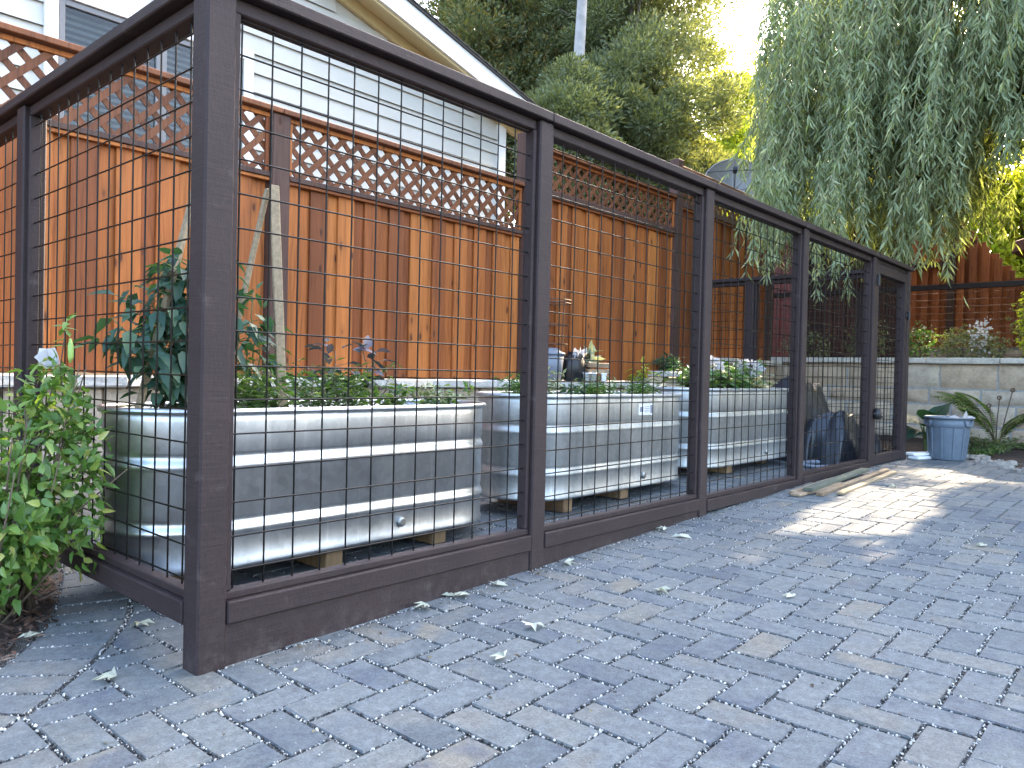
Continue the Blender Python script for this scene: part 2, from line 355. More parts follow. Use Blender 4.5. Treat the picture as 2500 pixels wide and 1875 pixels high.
def shade_only(P):
    """mask of foliage that is kept (outside the gaps through which the low sun gets in)"""
    t = (P[:, 2] + .755) / SD[2]; x = P[:, 0] - SD[0] * t; y = P[:, 1] - SD[1] * t
    cut = np.zeros(len(P), bool)
    for q in PATCH: cut |= in_poly(x + .10 * np.sin(13 * y + 2) + .05 * np.sin(31 * y), y + .04 * np.sin(7 * x) + .025 * np.sin(19 * x), q)
    t = (P[:, 0] + .083) / SD[0]; y = P[:, 1] - SD[1] * t; z = P[:, 2] - SD[2] * t      # side run of wire and wall cap
    cut |= (y > .95) & (y < 2.5) & (z > -.15 + .1 * np.sin(5 * y)) & (z < 1.15)
    t = (P[:, 2] + .06) / SD[2]; x = P[:, 0] - SD[0] * t; y = P[:, 1] - SD[1] * t        # low wall cap, third tank
    cut |= (y > 1.95) & (y < 2.35) & (x > 0) & (x < 7) & (np.sin(3.1 * x) > -.75)
    cut |= (y > .66) & (y < 1.02) & (x > 3.8) & (x < 5.6)
    t = (P[:, 2] - 2.09) / SD[2]; xx = P[:, 0] - SD[0] * t; yy = P[:, 1] - SD[1] * t; cut |= (yy > 2.34) & (yy < 2.56) & (xx > 4.2) & (xx < 6.3) & (t > 0)
    cut |= (y > .2) & (y < 1.2) & (x > 8.8) & (x < 9.6)
    return ~(cut & (rng.random(len(P)) < .97))

# ================================================================== THE SETTING
def sheet(name, xs, ys, zf, mat, jit=0):
    X, Y = np.meshgrid(xs, ys, indexing='ij'); Z = zf(X, Y) + jit * rng.normal(size=X.shape)
    V = np.c_[X.ravel(), Y.ravel(), Z.ravel()]; n, k = X.shape
    i = (np.arange(n - 1)[:, None] * k + np.arange(k - 1)[None]).ravel()
    return struct(mk(name, V, np.c_[i, i + k, i + k + 1, i + 1], mat))
sheet('ground', np.array([-150, -2, 12, 200.]), np.array([-150, -4, 8, 200.]), lambda x, y: -1.02 + 0 * x, 'earth')

# ---- paved patio
GAP = .0095; W = .1145; A0 = np.array([1.186, -1.42])
inner = np.array([(-1.7, -.80), (-1.0, -.28), (-.591, .009), (-.532, .044), (-.387, .184), (-.285, .283), (-.129, .49), (-.048, .60), (.034, .781), (.14, 1.1), (.25, 1.4), (.36, 1.7), (.52, 2.3)])
def resample(P, step):
    for _ in range(2):
        Q = P.copy(); Q[1:-1] = (P[:-2] + 2 * P[1:-1] + P[2:]) / 4; P = Q
    s = np.r_[0, np.cumsum(np.hypot(*np.diff(P, axis=0).T))]; t = np.arange(0, s[-1], step)
    return np.c_[np.interp(t, s, P[:, 0]), np.interp(t, s, P[:, 1])]
inner = resample(inner, .121)
tn = unit(np.gradient(inner, axis=0)); outn = np.c_[-tn[:, 1], tn[:, 0]]
outer = inner + outn * .232
right_edge = np.array([(7.75, 2.3), (7.7, .9), (7.55, -.25), (7.40, -.60), (6.72, -1.04), (5.9, -1.6), (4.8, -2.5), (4.0, -3.6)])
patio = struct(bpy.data.objects.new('patio', None)); scene.collection.objects.link(patio); OFF['patio'] = np.zeros(3)
mk('joint_sand', *(lambda xs, ys: (np.array([(x, y, float(g(x)) - .0075) for x in xs for y in ys]),
   [[i * 2, i * 2 + 2, i * 2 + 3, i * 2 + 1] for i in range(len(xs) - 1)]))([-2.2, -1, 0, 1, 2, 3, 4.4, 7.6], [-5, 2.35]), 'joint', patio)
def vis(x, y):
    d = np.array([x, y, float(g(x))]) - CAM; c = Rr @ d
    if c[2] < .3: return 0
    u, v = c[0] / c[2] * .7512, c[1] / c[2] * .7512
    return (1 if abs(u) < .56 and abs(v) < .44 else .02) / (c[2] ** 2.6)
pv = []
for n in range(-60, 70):
    for mm in range(-40, 45):
        o = A0 + W * np.array([n + 2 * mm, -n + 2 * mm])
        if not (-2.2 < o[0] < 7.9 and -4.6 < o[1] < 2.35): continue
        for (x0, x1, y0, y1) in ((-2, 0, -1, 0), (0, 1, -1, 1)):
            q = [o[0] + x0 * W + GAP / 2, o[0] + x1 * W - GAP / 2, o[1] + y0 * W + GAP / 2, o[1] + y1 * W - GAP / 2]
            poly = [(q[0], q[2]), (q[1], q[2]), (q[1], q[3]), (q[0], q[3])]
            c = np.mean(poly, 0)
            if c[1] > 2.2: continue
            for curve, sgn in ((inner, 1), (right_edge, 1)):
                dd = np.hypot(*(((curve[:-1] + curve[1:]) / 2) - c).T); k = int(dd.argmin())
                for kk in (k - 1, k, k + 1):
                    if 0 <= kk < len(curve) - 1 and len(poly) >= 3:
                        a, b = curve[kk], curve[kk + 1]
                        if curve is inner:
                            off = -outn[kk] * .011; poly = clip(poly, b + off, a + off)
                        elif kk == k: poly = clip(poly, b, a)
            if len(poly) < 3: continue
            P = np.array(poly); ar = .5 * abs(np.dot(P[:, 0], np.roll(P[:, 1], 1)) - np.dot(P[:, 1], np.roll(P[:, 0], 1)))
            if ar < .0012: continue
            pv.append((vis(*P.mean(0)) * ar, P))
for i in range(len(inner) - 1):      # soldier course along the planting bed
    a, b, c, d = inner[i], inner[i + 1], outer[i + 1], outer[i]; k = GAP / 2 / .12
    P = np.array([a + (b - a) * k, a + (b - a) * (1 - k), d + (c - d) * (1 - k), d + (c - d) * k])
    pv.append((vis(*P.mean(0)) * .028, P))
pv.sort(key=lambda t: -t[0]); rest = []; restr = []; chips = []
for i, (s, P) in enumerate(pv):
    dz = rng.normal() * .0011; r = rng.random()
    V, F = prism(P + rng.normal(size=2) * .0008, -.05, dz, .0042, gv)
    tl = rng.normal(size=2) * .004; V[:, 2] += (V[:, 0] - P[:, 0].mean()) * tl[0] + (V[:, 1] - P[:, 1].mean()) * tl[1]
    if i < 300: mk('paver', V, F, 'paver', patio, rnd=np.full(len(V), r))
    else: rest.append((V, F)); restr.append(np.full(len(V), r))
    c = P.mean(0); dist = np.hypot(*(c - CAM[:2]))
    if s > 0 and dist < 5.0:
        for k in range(len(P)):
            p, q = P[k], P[(k + 1) % len(P)]; L = np.hypot(*(q - p)); nn = max(1, int(L / (.0075 if dist < 3 else .011)))
            t = rng.random(nn)[:, None]; nrm = np.array([(q - p)[1], -(q - p)[0]]) / (L + 1e-9)
            e = p + (q - p) * t + nrm * rng.uniform(.0005, GAP - .001, (nn, 1))
            chips.append(np.c_[e, g(e[:, 0]) + rng.uniform(-.0055, -.0005, nn)])
V, F = join(rest); mk('paver_field', V, F, 'paver', patio, rnd=np.concatenate(restr), kind='stuff')
def bits(P, lo, hi, flat=1.0):
    n = len(P); O = np.array([(1, 0, 0), (-1, 0, 0), (0, 1, 0), (0, -1, 0), (0, 0, 1), (0, 0, -1.)])
    s = rng.uniform(lo, hi, (n, 1, 1)) * rng.uniform(.6, 1.25, (n, 1, 3)); s[:, :, 2] *= flat
    a = rng.random(n) * 6.28; ca, sa = np.cos(a), np.sin(a); V = O[None] * s + rng.normal(size=(n, 6, 3)) * lo * .25
    V = np.stack([V[..., 0] * ca[:, None] - V[..., 1] * sa[:, None], V[..., 0] * sa[:, None] + V[..., 1] * ca[:, None], V[..., 2]], -1) + P[:, None]
    T = np.array([[0, 2, 4], [2, 1, 4], [1, 3, 4], [3, 0, 4], [2, 0, 5], [1, 2, 5], [3, 1, 5], [0, 3, 5]])
    return V.reshape(-1, 3), (np.arange(n)[:, None, None] * 6 + T).reshape(-1, 3), np.repeat(rng.random(n), 6)
chips = np.concatenate(chips); V, F, r = bits(chips, .0018, .0054); mk('joint_gravel', V, F, 'chip', patio, rnd=r, kind='stuff')
E_ = []
for _ in range(1300):
    x, y = rng.uniform(-1, 4.5), rng.uniform(-2.6, 0); E_.append((x, y, float(g(x)) + .002))
for _ in range(700):
    x = rng.uniform(0, 6.8); E_.append((x, -.05 - abs(rng.normal()) * .05, float(g(x)) + .002))
V, F, r = bits(np.array(E_), .001, .0032); o = mk('loose_gravel', V, F, 'chip', patio, rnd=r * .5 + .5, kind='stuff')

q = np.array([(rng.uniform(-.02, 6.8), -.055 - abs(rng.normal()) * .07, 0) for _ in range(190)] + [(rng.uniform(-.6, 5), rng.uniform(-2.4, -.1), 0) for _ in range(120)]); q[:, 2] = g(q[:, 0]) + .003
V, F, r = leaves(q, rdir(len(q)) * (1, 1, .25), rdir(len(q)) * .3 + (0, 0, 1), rng.uniform(.008, .028, len(q)), rng.uniform(.004, .012, len(q)), .2, .2, 0); mk('leaf_litter', V, F, 'litter', patio, rnd=r, kind='stuff')
# ---- planting beds
bx = np.r_[np.array([(-4., -.5), (-4., 3.2), (.5, 3.2)]), outer[::-1] + outn[::-1] * .004]
def bedmesh():
    V = []; F = []
    pts = outer[2:]; K = 14
    for i, p in enumerate(pts):
        for k in range(K):
            q = p + outn[i + 2] * (.003 + 1.7 * (k / (K - 1)) ** 1.5)
            V.append((q[0], q[1], float(g(q[0])) - .012 + (.02 * min(1, k / 4)) + rng.normal() * .006 * (k > 0)))
    for i in range(len(pts) - 1):
        for k in range(K - 1): F.append([i * K + k, i * K + K + k, i * K + K + k + 1, i * K + k + 1])
    return np.array(V), F
struct(mk('planting_bed', *bedmesh(), 'mulch', smooth=True))
C_ = []
for _ in range(3600):
    i = rng.integers(3, len(outer) - 2); q = outer[i] + outn[i] * abs(rng.normal()) * .38 + rng.normal(size=2) * .05
    if (q - outer[i]) @ outn[i] < .006: continue
    C_.append((q[0], q[1], float(g(q[0])) + .008 + rng.random() * .014))
C_ = np.array(C_); D = rdir(len(C_)); D[:, 2] *= .35
V, F, r = leaves(C_, D, rdir(len(C_)) * .4 + (0, 0, 1), rng.uniform(.02, .06, len(C_)), rng.uniform(.008, .02, len(C_)), .15, 0, 0)
o = mk('bark_mulch', V, F, 'mulch_chip', rnd=r, kind='stuff'); tag(o, 'dark shredded bark mulch covering the planting bed beside the border', 'mulch')
XS = np.linspace(6.2, 9.6, 30); YS = np.linspace(-3.2, 2.5, 40)
def bedz(x, y):
    e = np.interp(y, right_edge[::-1][:, 1], right_edge[::-1][:, 0]); return np.where(x > e + .02, -.765 + .02 * np.clip((x - e) * 3, 0, 1) + .05 * np.clip((x - 8) / 1.5, 0, 1), -.9)
sheet('wall_bed', XS, YS, bedz, 'mulch', .006)
for i in range(34):
    t = rng.random(); k = rng.integers(2, 5); p = right_edge[k] * (1 - t) + right_edge[k + 1] * t + np.array([.12, .02]) + rng.normal(size=2) * (.10, .06)
    if not vis(*p) > 1e-4: continue
    s = rng.uniform(.03, .075); V, F = lathe(0, 0, [(.55 * s, -.5 * s), (s, -.1 * s), (.85 * s, .35 * s), (.4 * s, .55 * s)], 7, 1.3, .9, True)
    V = V + rng.normal(size=V.shape) * s * .13; a = rng.random() * 6.3
    V = np.c_[V[:, 0] * math.cos(a) - V[:, 1] * math.sin(a), V[:, 0] * math.sin(a) + V[:, 1] * math.cos(a), V[:, 2]] + (p[0], p[1], -.745)
    o = mk('rock', V, F, 'rock', loc=(p[0], p[1], -.75)); tag(o, 'small rounded rock edging the bed beside the grey bin', 'rock', 'rocks edging the bed at the stone wall')

# ---- raised ground behind the two walls
sheet('upper_garden', np.array([9.72, 11, 13, 16, 20, 30, 60.]), np.array([-30, -8, 0, 4, 8, 14, 30.]), lambda x, y: .24 + .11 * np.clip(x - 10, 0, 15), 'earth', .02)
sheet('side_yard', np.array([-8, 0, 3, 6, 9.6]), np.array([2.52, 4, 8, 30.]), lambda x, y: -.10 + .04 * np.clip(x, 0, 9), 'earth', .01)

# ================================================================== LOW WALL UNDER THE REDWOOD FENCE
lw = thing('low_stone_wall', 'low stone wall with pale cap under the redwood fence', 'wall', (3.5, 2.3, -.85))
x = -1.5
while x < 9.2:
    w = rng.uniform(.28, .42); top = -.062 if x < 6.0 else (.06 if x < 7.4 else .25)
    V, F = cb(x, x + w - .008, 2.19 + rng.normal() * .006, 2.50, top - .062, top, .008); V += rng.normal(size=V.shape) * .0025
    mk('cap_stone', V, F, 'capstone', lw); x += w
for zr, (z0, z1) in enumerate(((-.86, -.62), (-.614, -.38), (-.374, -.128))):
    x = -1.5 - .15 * zr
    while x < 9.3:
        w = rng.uniform(.32, .5); V, F = cb(x, x + w - .01, 2.245 + rng.normal() * .006, 2.47, z0, z1, .012); V += rng.normal(size=V.shape) * .003
        mk('stone_block', V, F, 'stone', lw); x += w
for x0, x1, zt in ((6.0, 9.3, -.005), (7.4, 9.3, .185)):
    x = x0
    while x < x1:
        w = rng.uniform(.32, .5); V, F = cb(x, min(x + w, x1) - .01, 2.25, 2.47, -.122 if zt < 0 else .001, zt - .004, .012); mk('stone_block', V, F, 'stone', lw); x += w
mk('wall_core', *cb(-1.5, 9.4, 2.29, 2.455, -.9, -.13, .004), 'mortar', lw)

# ================================================================== STONE RETAINING WALL AT THE BACK
sw = thing('stone_retaining_wall', 'rough tan stone block retaining wall with a pale cap behind the grey bin', 'wall', (9.6, .5, -.8))
mk('wall_core', *cb(9.535, 9.80, -4, 3.2, -.95, .2465, .001), 'mortar', sw)
y = -4
while y < 3.2:
    w = rng.uniform(.75, 1.15); V, F = cb(9.43 + rng.normal() * .004, 9.84, y, min(y + w, 3.2) - .006, .245, .312, .008); V += rng.normal(size=V.shape) * .002
    mk('cap_stone', V, F, 'capstone', sw); y += w
for k, (z0, z1) in enumerate(((-.07, .243), (-.262, -.07), (-.53, -.262), (-.72, -.53), (-.95, -.72))):
    y = -4 - .3 * k
    while y < 3.2:
        w = rng.uniform(.45, .72) if k % 2 == 0 else rng.uniform(.5, .85); j = .012
        P = [(y + j, z0 + j), (y + w - j, z0 + j), (y + w - j, z1 - j), (y + j, z1 - j)]
        n0, n1 = 9, 6; ys = np.linspace(y + j, y + w - j, n0); zs = np.linspace(z0 + j, z1 - j, n1); V = []
        for a in range(n0):
            for b in range(n1):
                e = min(a, n0 - 1 - a, 2) / 2 * min(b, n1 - 1 - b, 2) / 2
                V.append((9.53 - .035 * e ** .5 - abs(rng.normal()) * .013 * (e > 0), ys[a] + rng.normal() * .004, zs[b] + rng.normal() * .004))
        F = [[a * n1 + b, a * n1 + b + 1, a * n1 + n1 + b + 1, a * n1 + n1 + b] for a in range(n0 - 1) for b in range(n1 - 1)]
        mk('stone_block', V, F, 'stone', sw, smooth=True); y += w

# ================================================================== REDWOOD FENCE WITH LATTICE
YF = 2.45
fence = thing('redwood_fence', 'tall orange redwood board fence with lattice top behind the metal tanks', 'fence', (4, YF, -.06))
def slats(parent, x0, x1, z0, z1):
    pitch = .137; w = .038 * math.sqrt(2)
    for s, yy in ((1, YF - .012), (-1, YF + .004)):
        d = -(z1 - z0) - .1
        while d < (x1 - x0) + (z1 - z0) + .1:
            if s > 0: poly = [(x0 + d, z0), (x0 + d + w, z0), (x0 + d + w + (z1 - z0), z1), (x0 + d + (z1 - z0), z1)]
            else: poly = [(x0 + d, z0), (x0 + d + w, z0), (x0 + d + w - (z1 - z0), z1), (x0 + d - (z1 - z0), z1)]
            poly = clip(poly, (x0, z1), (x0, z0)); poly = clip(poly, (x1, z0), (x1, z1)) if len(poly) > 2 else poly
            if len(poly) > 2:
                P = np.array(poly); V, F = prism(P, 0, .0085, .001, None, True)
                V = np.c_[V[:, 0], yy - V[:, 2], V[:, 1]]; mk('lattice_slat', V, F, 'redwood_trim', parent)
            d += pitch
bays = [(-1.45, 1.525, -.05, 1.235, 1.275, 1.652, 1.696), (1.665, 4.03, -.05, 1.235, 1.275, 1.652, 1.696), (4.17, 6.71, -.05, 1.64, 1.715, 2.045, 2.09), (6.85, 9.35, .07, 1.98, 2.05, 2.40, 2.445)]
for bi, (x0, x1, zb, zt, zl0, zl1, zc) in enumerate(bays):
    i = 0; x = x0 - .05
    while x < x1:
        for lay, (xa, wd, yy) in enumerate(((x, .139, YF - .004), (x + .118, .139, YF + .019))):
            a, b = max(xa, x0 + .002), min(xa + wd + rng.normal() * .003, x1 - .002)
            if b - a < .02: continue
            V, F = cb(a, b, yy - .0095, yy + .0095, zb - (.0 if lay == 0 else .004), zt + .03, .0025); mk('board', V, F, 'redwood', fence)
        x += .232 + rng.normal() * .006
    mk('top_cap', *cb(x0 - .068 if bi != 1 else x0 - .071, x1 + .067 if bi == 0 else x1, YF - .082, YF + .07, zl1 + .010, zc, .004), 'redwood_trim', fence)
    mk('lattice_trim', *cb(x0 + .003, x1 - .003, YF - .034, YF - .013, zl1 - .022, zl1 + .006, .002), 'redwood', fence)
    mk('mid_rail', *cb(x0 + .001, x1 - .001, YF - .052, YF + .03, zt + .006, zl0, .003), 'dark_trim', fence)
    mk('rail_ledge', *cb(x0 + .001, x1 - .001, YF - .040, YF - .0145, zt - .016, zt + .004, .002), 'redwood', fence)
    lt = mk('lattice_panel', *cb(x0 + .001, x0 + .028, YF - .03, YF - .013, zl0 + .003, zl1 - .024, .002), 'redwood', fence); mk('lattice_stile', *cb(x1 - .028, x1 - .001, YF - .03, YF - .013, zl0 + .003, zl1 - .024, .002), 'redwood', lt)
    slats(lt, x0 + .004, x1 - .004, zl0 + .003, zl1)
for xp, zt in ((1.595, 1.66), (4.10, 2.16), (6.78, 2.52), (9.42, 2.6), (-1.52, 1.66)):
    mk('post', *cb(xp - .066, xp + .066, YF - .062, YF + .05, -.058 if xp < 6 else .06, zt, .005), 'dark_trim', fence)

# ================================================================== HOUSE BEHIND THE FENCE
YH = 4.5
house = thing('house', 'pale clapboard house gable with white trim rising behind the redwood fence', 'house', (2, YH, -.1))
slope = -.262; ridge_x = -3.5
roof_z = lambda x: 3.90 + slope * (x - 4.09) if x > ridge_x else 3.90 + slope * (ridge_x - 4.09) - slope * (x - ridge_x)
XR = 6.02
mk('wall_core', np.array([(-9, YH + .2, -1), (XR, YH + .2, -1), (XR, YH + .2, roof_z(XR) - .25), (ridge_x, YH + .2, roof_z(ridge_x) - .25), (-9, YH + .2, roof_z(-9) - .25),
   (XR, YH + 9, -1), (XR, YH + 9, roof_z(XR) - .25)]), [[0, 1, 2, 3, 4], [1, 5, 6, 2]], 'siding', house)
mk('gable_backing', np.array([(-9, YH + .03, 3.0), (XR, YH + .03, 3.0), (XR, YH + .03, roof_z(XR) - .17), (ridge_x, YH + .03, roof_z(ridge_x) - .17), (-9, YH + .03, roof_z(-9) - .17)]), [[0, 1, 2, 3, 4]], 'siding', house)
z = -.6; lap = .1765
wins = [(.93, 2.46, 1.75, 2.82)]
while z < 6.0:
    xe = XR
    zt = z + lap
    if zt > roof_z(XR) - .25: xe = 4.09 + (zt + .25 - 3.90) / slope
    xs = -8.9 if zt < 5 else ridge_x
    if xe - xs > .2:
        segs = [(xs, xe)]
        for (a, b, c, d) in wins:
            if zt > c and z < d: segs = [(s0, min(s1, a - .10)) for s0, s1 in segs if s0 < a - .1] + [(max(s0, b + .10), s1) for s0, s1 in segs if s1 > b + .1]
        for s0, s1 in segs:
            V = np.array([(s0, YH + .022, z), (s1, YH + .022, z), (s1, YH - .006, z - .014), (s0, YH - .006, z - .014), (s1, YH + .016, z + lap - .014), (s0, YH + .016, z + lap - .014)])
            mk('clapboard', V, [[0, 1, 2, 3], [3, 2, 4, 5]], 'siding', house)
    z += lap
# corner trim
mk('corner_trim', *cb(XR - .10, XR + .03, YH - .022, YH + .03, -.9, roof_z(XR) - .28, .004), 'white_trim', house)
# window
a, b, c, d = wins[0]
wd = mk('window', *join([cb(a - .10, a - .005, YH - .03, YH + .02, c, d + .10, .004), cb(b + .005, b + .10, YH - .03, YH + .02, c, d + .10, .004), cb(a - .005, b + .005, YH - .029, YH + .02, d + .006, d + .10, .004), cb(a - .12, b + .12, YH - .05, YH + .02, c - .05, c - .004, .004)]), 'white_trim', house)
mid = 1.72
for (p, q) in ((a, mid), (mid, b)):
    mk('sash', *join([cb(p + .002, p + .045, YH - .012, YH + .03, c, d, .003), cb(q - .045, q - .002, YH - .012, YH + .03, c, d, .003), cb(p + .045, q - .045, YH - .011, YH + .03, c, c + .045, .003), cb(p + .045, q - .045, YH - .011, YH + .03, d - .045, d, .003)]), 'window_frame', wd)
    mk('pane', *cb(p + .04, q - .04, YH + .008, YH + .012, c + .04, d - .04, .0005), 'glass', wd)
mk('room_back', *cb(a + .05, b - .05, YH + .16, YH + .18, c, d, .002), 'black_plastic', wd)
for k in range(20):
    zz = c + .05 + k * .052; V, F = cb(a + .05, b - .05, -.022, .022, -.001, .001, .0003); an = .9; V = np.c_[V[:, 0], V[:, 1] * math.cos(an) - V[:, 2] * math.sin(an) + YH + .075, V[:, 1] * math.sin(an) + V[:, 2] * math.cos(an) + zz]; mk('blind_slat', V, F, 'blind', wd)
# roof: rake fascia, soffit, shingles
YO = 4.15
for xs, xe in ((ridge_x, XR + .55), (ridge_x, -9)):
    za, zb = roof_z(xs), roof_z(xe); nrm = (0, 0, 1)
    def quad(y0, y1, top, bot):
        return np.array([(xs, y0, za + top), (xe, y0, zb + top), (xe, y1, zb + top), (xs, y1, za + top), (xs, y0, za + bot), (xe, y0, zb + bot), (xe, y1, zb + bot), (xs, y1, za + bot)])
    BF = [[0, 1, 2, 3], [7, 6, 5, 4], [0, 4, 5, 1], [1, 5, 6, 2], [2, 6, 7, 3], [3, 7, 4, 0]]
    mk('rake_fascia', quad(YO, YO + .035, -.02, -.235), BF, 'white_trim', house)
    mk('rake_trim', quad(YO + .037, YO + .075, -.19, -.262), BF, 'cream_bounce_paint', house)
    mk('soffit', quad(YO + .04, YH + .1, -.16, -.185), BF, 'cream_bounce_paint', house)
    mk('frieze_board', quad(YH - .03, YH + .02, -.19, -.30), BF, 'cream_bounce_paint', house)
    rf = mk('roof', quad(YO - .02, YH + 9, .012, -.018), BF, 'shingle', house)
for k in range(26):
    xs = 2.4 + k * .16; V = np.array([(xs, YO - .03, roof_z(xs) + .03), (xs + .2, YO - .03, roof_z(xs + .2) + .018), (xs + .2, YO + .5, roof_z(xs + .2) + .018), (xs, YO + .5, roof_z(xs) + .03),
                                       (xs, YO - .03, roof_z(xs) + .012), (xs + .2, YO - .03, roof_z(xs + .2) + .012), (xs + .2, YO + .5, roof_z(xs + .2) + .012), (xs, YO + .5, roof_z(xs) + .012)])
    mk('shingle', V, BF, 'shingle', rf)

# ================================================================== WIRE ENCLOSURE
enc = thing('wire_enclosure', 'dark brown timber enclosure with black wire mesh panels around the tanks', 'enclosure', (3, 0, -.85))
ZT = 1.112
def run_box(name, axis, a0, a1, o0, o1, z0, z1, mat='brown_stain', par=None, c=.004, at=0.0):
    """box along axis X (o = Y) or along Y at X=at (o measured outward = -X)"""
    if axis == 'x': return mk(name, *cb(a0, a1, at + o0, at + o1, z0, z1, c), mat, par or enc)
    return mk(name, *cb(at + o0, at + o1, a0, a1, z0, z1, c), mat, par or enc)
def wires(axis, at, a0, a1, z0, z1, aph, zph, par, P=.1016, r=.0029):
    parts = []
    k = math.ceil((a0 - aph) / P)
    while aph + k * P < a1:
        a = aph + k * P; b = rng.normal() * .0008
        pth = [(a + b, at, z0), (a - b, at + .001, (z0 + z1) / 2), (a, at, z1)] if axis == 'x' else [(at, a + b, z0), (at + .001, a - b, (z0 + z1) / 2), (at, a, z1)]
        parts.append(tube(pth, r, 6, False)); k += 1
    k = math.ceil((z0 - zph) / P)
    while zph + k * P < z1:
        z = zph + k * P; b = rng.normal() * .0008
        pth = [(a0, at - .005, z + b), ((a0 + a1) / 2, at - .0055, z - b), (a1, at - .005, z)] if axis == 'x' else [(at - .005, a0, z + b), (at - .0055, (a0 + a1) / 2, z - b), (at - .005, a1, z)]
        parts.append(tube(pth, r, 6, False)); k += 1
    return mk('wire_mesh', *join(parts), 'wire', par, smooth=True)
def bay(axis, at, a0, a1, aph, zph, zsill=-.685, kick=True, stop=.022):
    """one framed panel between post faces a0..a1"""
    run_box('top_rail', axis, a0 + .001, a1 - .001, -.022, .040, 1.028, ZT - .0415, at=at)
    run_box('bottom_rail', axis, a0 + .001, a1 - .001, -.049, .044, zsill - .066, zsill, at=at)
    w = wires(axis, at, a0 + .012, a1 - .012, zsill + .012, 1.04, aph, zph, enc)
    for q in (a0, a1):
        s = 1 if q == a0 else -1
        lo, hi = sorted((q + s * .001, q + s * stop)); run_box('stop_trim', axis, lo, hi, -.026, .016, zsill + .026, 1.027, par=w, at=at, c=.003)
    run_box('stop_trim', axis, a0 + .002, a1 - .002, -.028, .018, zsill + .001, zsill + .025, par=w, at=at, c=.003)
    if kick:
        ks = np.linspace(a0 + .002, a1 - .002, 5); top = zsill - .0675; V = []; F = []
        for y in (at - .034, at + .004):
            for q in ks:
                x = q if axis == 'x' else at; V += [((q, y) if axis == 'x' else (y - .0, q)) + (min(float(g(x)) - .03, top - .01),), ((q, y) if axis == 'x' else (y, q)) + (top,)]
        n = len(ks)
        for i in range(n - 1):
            F += [[2 * i, 2 * i + 2, 2 * i + 3, 2 * i + 1], [2 * n + 2 * i, 2 * n + 2 * i + 1, 2 * n + 2 * i + 3, 2 * n + 2 * i + 2], [2 * i + 1, 2 * i + 3, 2 * n + 2 * i + 3, 2 * n + 2 * i + 1]]
        mk('kick_board', V, F, 'brown_stain', enc)
    return w
def post(x, y, w=.089, top=ZT - .0405):
    return mk('post', *cb(x - w / 2, x + w / 2, y - w / 2 - .0, y + w / 2, float(g(x)) - .06, top, .006), 'brown_stain', enc)
PX = [-.084, 1.375, 2.852, 4.300, 5.862, 6.915]; hw = .0445
for i, xp in enumerate(PX): post(xp, 0)
zph = [.0038, -.0325, .0007, .02, -.01]   # row phases of each panel
xph = [0.0, 1.541, 3.012, 4.40, 5.95]
sills = [-.685, -.688, -.705, -.690, -.690]
for i in range(4): bay('x', 0, PX[i] + hw, PX[i + 1] - hw, xph[i], zph[i], sills[i], i < 2)
# the cap board, in lengths that meet over the posts
ends = [PX[0] - .062, PX[1] + .02, PX[2] + .03, PX[4] + .05, PX[5] + .062]
for p, q in zip(ends[:-1], ends[1:]): run_box('cap_board', 'x', p + .0015, q - .0015, -.062, .062, ZT - .040, ZT)
# gate in the last bay
ga, gb = PX[4] + hw + .008, PX[5] - hw - .008; gz0 = -.735
gate = mk('gate', *join([cb(ga, ga + .07, -.04, .03, gz0, 1.03, .004), cb(gb - .07, gb, -.04, .03, gz0, 1.03, .004), cb(ga + .0705, gb - .0705, -.039, .029, gz0 + .001, gz0 + .085, .004), cb(ga + .0705, gb - .0705, -.039, .029, .945, 1.029, .004)]), 'brown_stain', enc)
wires('x', 0, ga + .06, gb - .06, gz0 + .07, .96, xph[4], zph[4], gate)
run_box('top_rail', 'x', PX[4] + hw + .001, PX[5] - hw - .001, -.022, .040, 1.036, ZT - .0415)
mk('latch', *join([tube([(ga - .02, -.052, -.28), (ga + .05, -.056, -.28)], .012, 8), lathe(ga + .02, -.07, [(.004, -.33), (.032, -.32), (.036, -.28), (.03, -.24), (.004, -.232)], 12), tube([(ga + .02, -.045, -.28), (ga + .06, -.09, -.30), (ga + .11, -.09, -.31)], .008, 6)]), 'black_iron', gate, smooth=True)
mk('hinge', *join([cb(ga - .03, ga + .06, -.052, -.041, .86, .90, .002), tube([(ga - .005, -.058, .83), (ga - .005, -.058, .93)], .011, 8)]), 'black_iron', gate)
mk('hinge', *join([cb(gb - .05, gb + .03, -.052, -.041, .62, .66, .002), tube([(gb + .005, -.058, .60), (gb + .005, -.058, .68)], .012, 8)]), 'black_iron', gate)
# side run at the left, side run at the right end
XL = -.084
for yp in (1.585, 2.36): post(XL, yp)
bay('y', XL, hw, 1.585 - hw, .0426, .0730, -.685, False); bay('y', XL, 1.585 + hw, 2.36 - hw, 1.640, .0735, -.685, False)
run_box('cap_board', 'y', .0635, 2.42, -.062, .062, ZT - .0395, ZT - .0005, at=XL)
XE = 6.915
for yp in (1.55, 2.14): post(XE, yp)
bay('y', XE, hw, 1.55 - hw, .05, .04, -.69, False); bay('y', XE, 1.55 + hw, 2.14 - hw, 1.65, .03, -.69, False)
run_box('cap_board', 'y', .0635, 2.18, -.062, .062, ZT - .0395, ZT - .0005, at=XE)

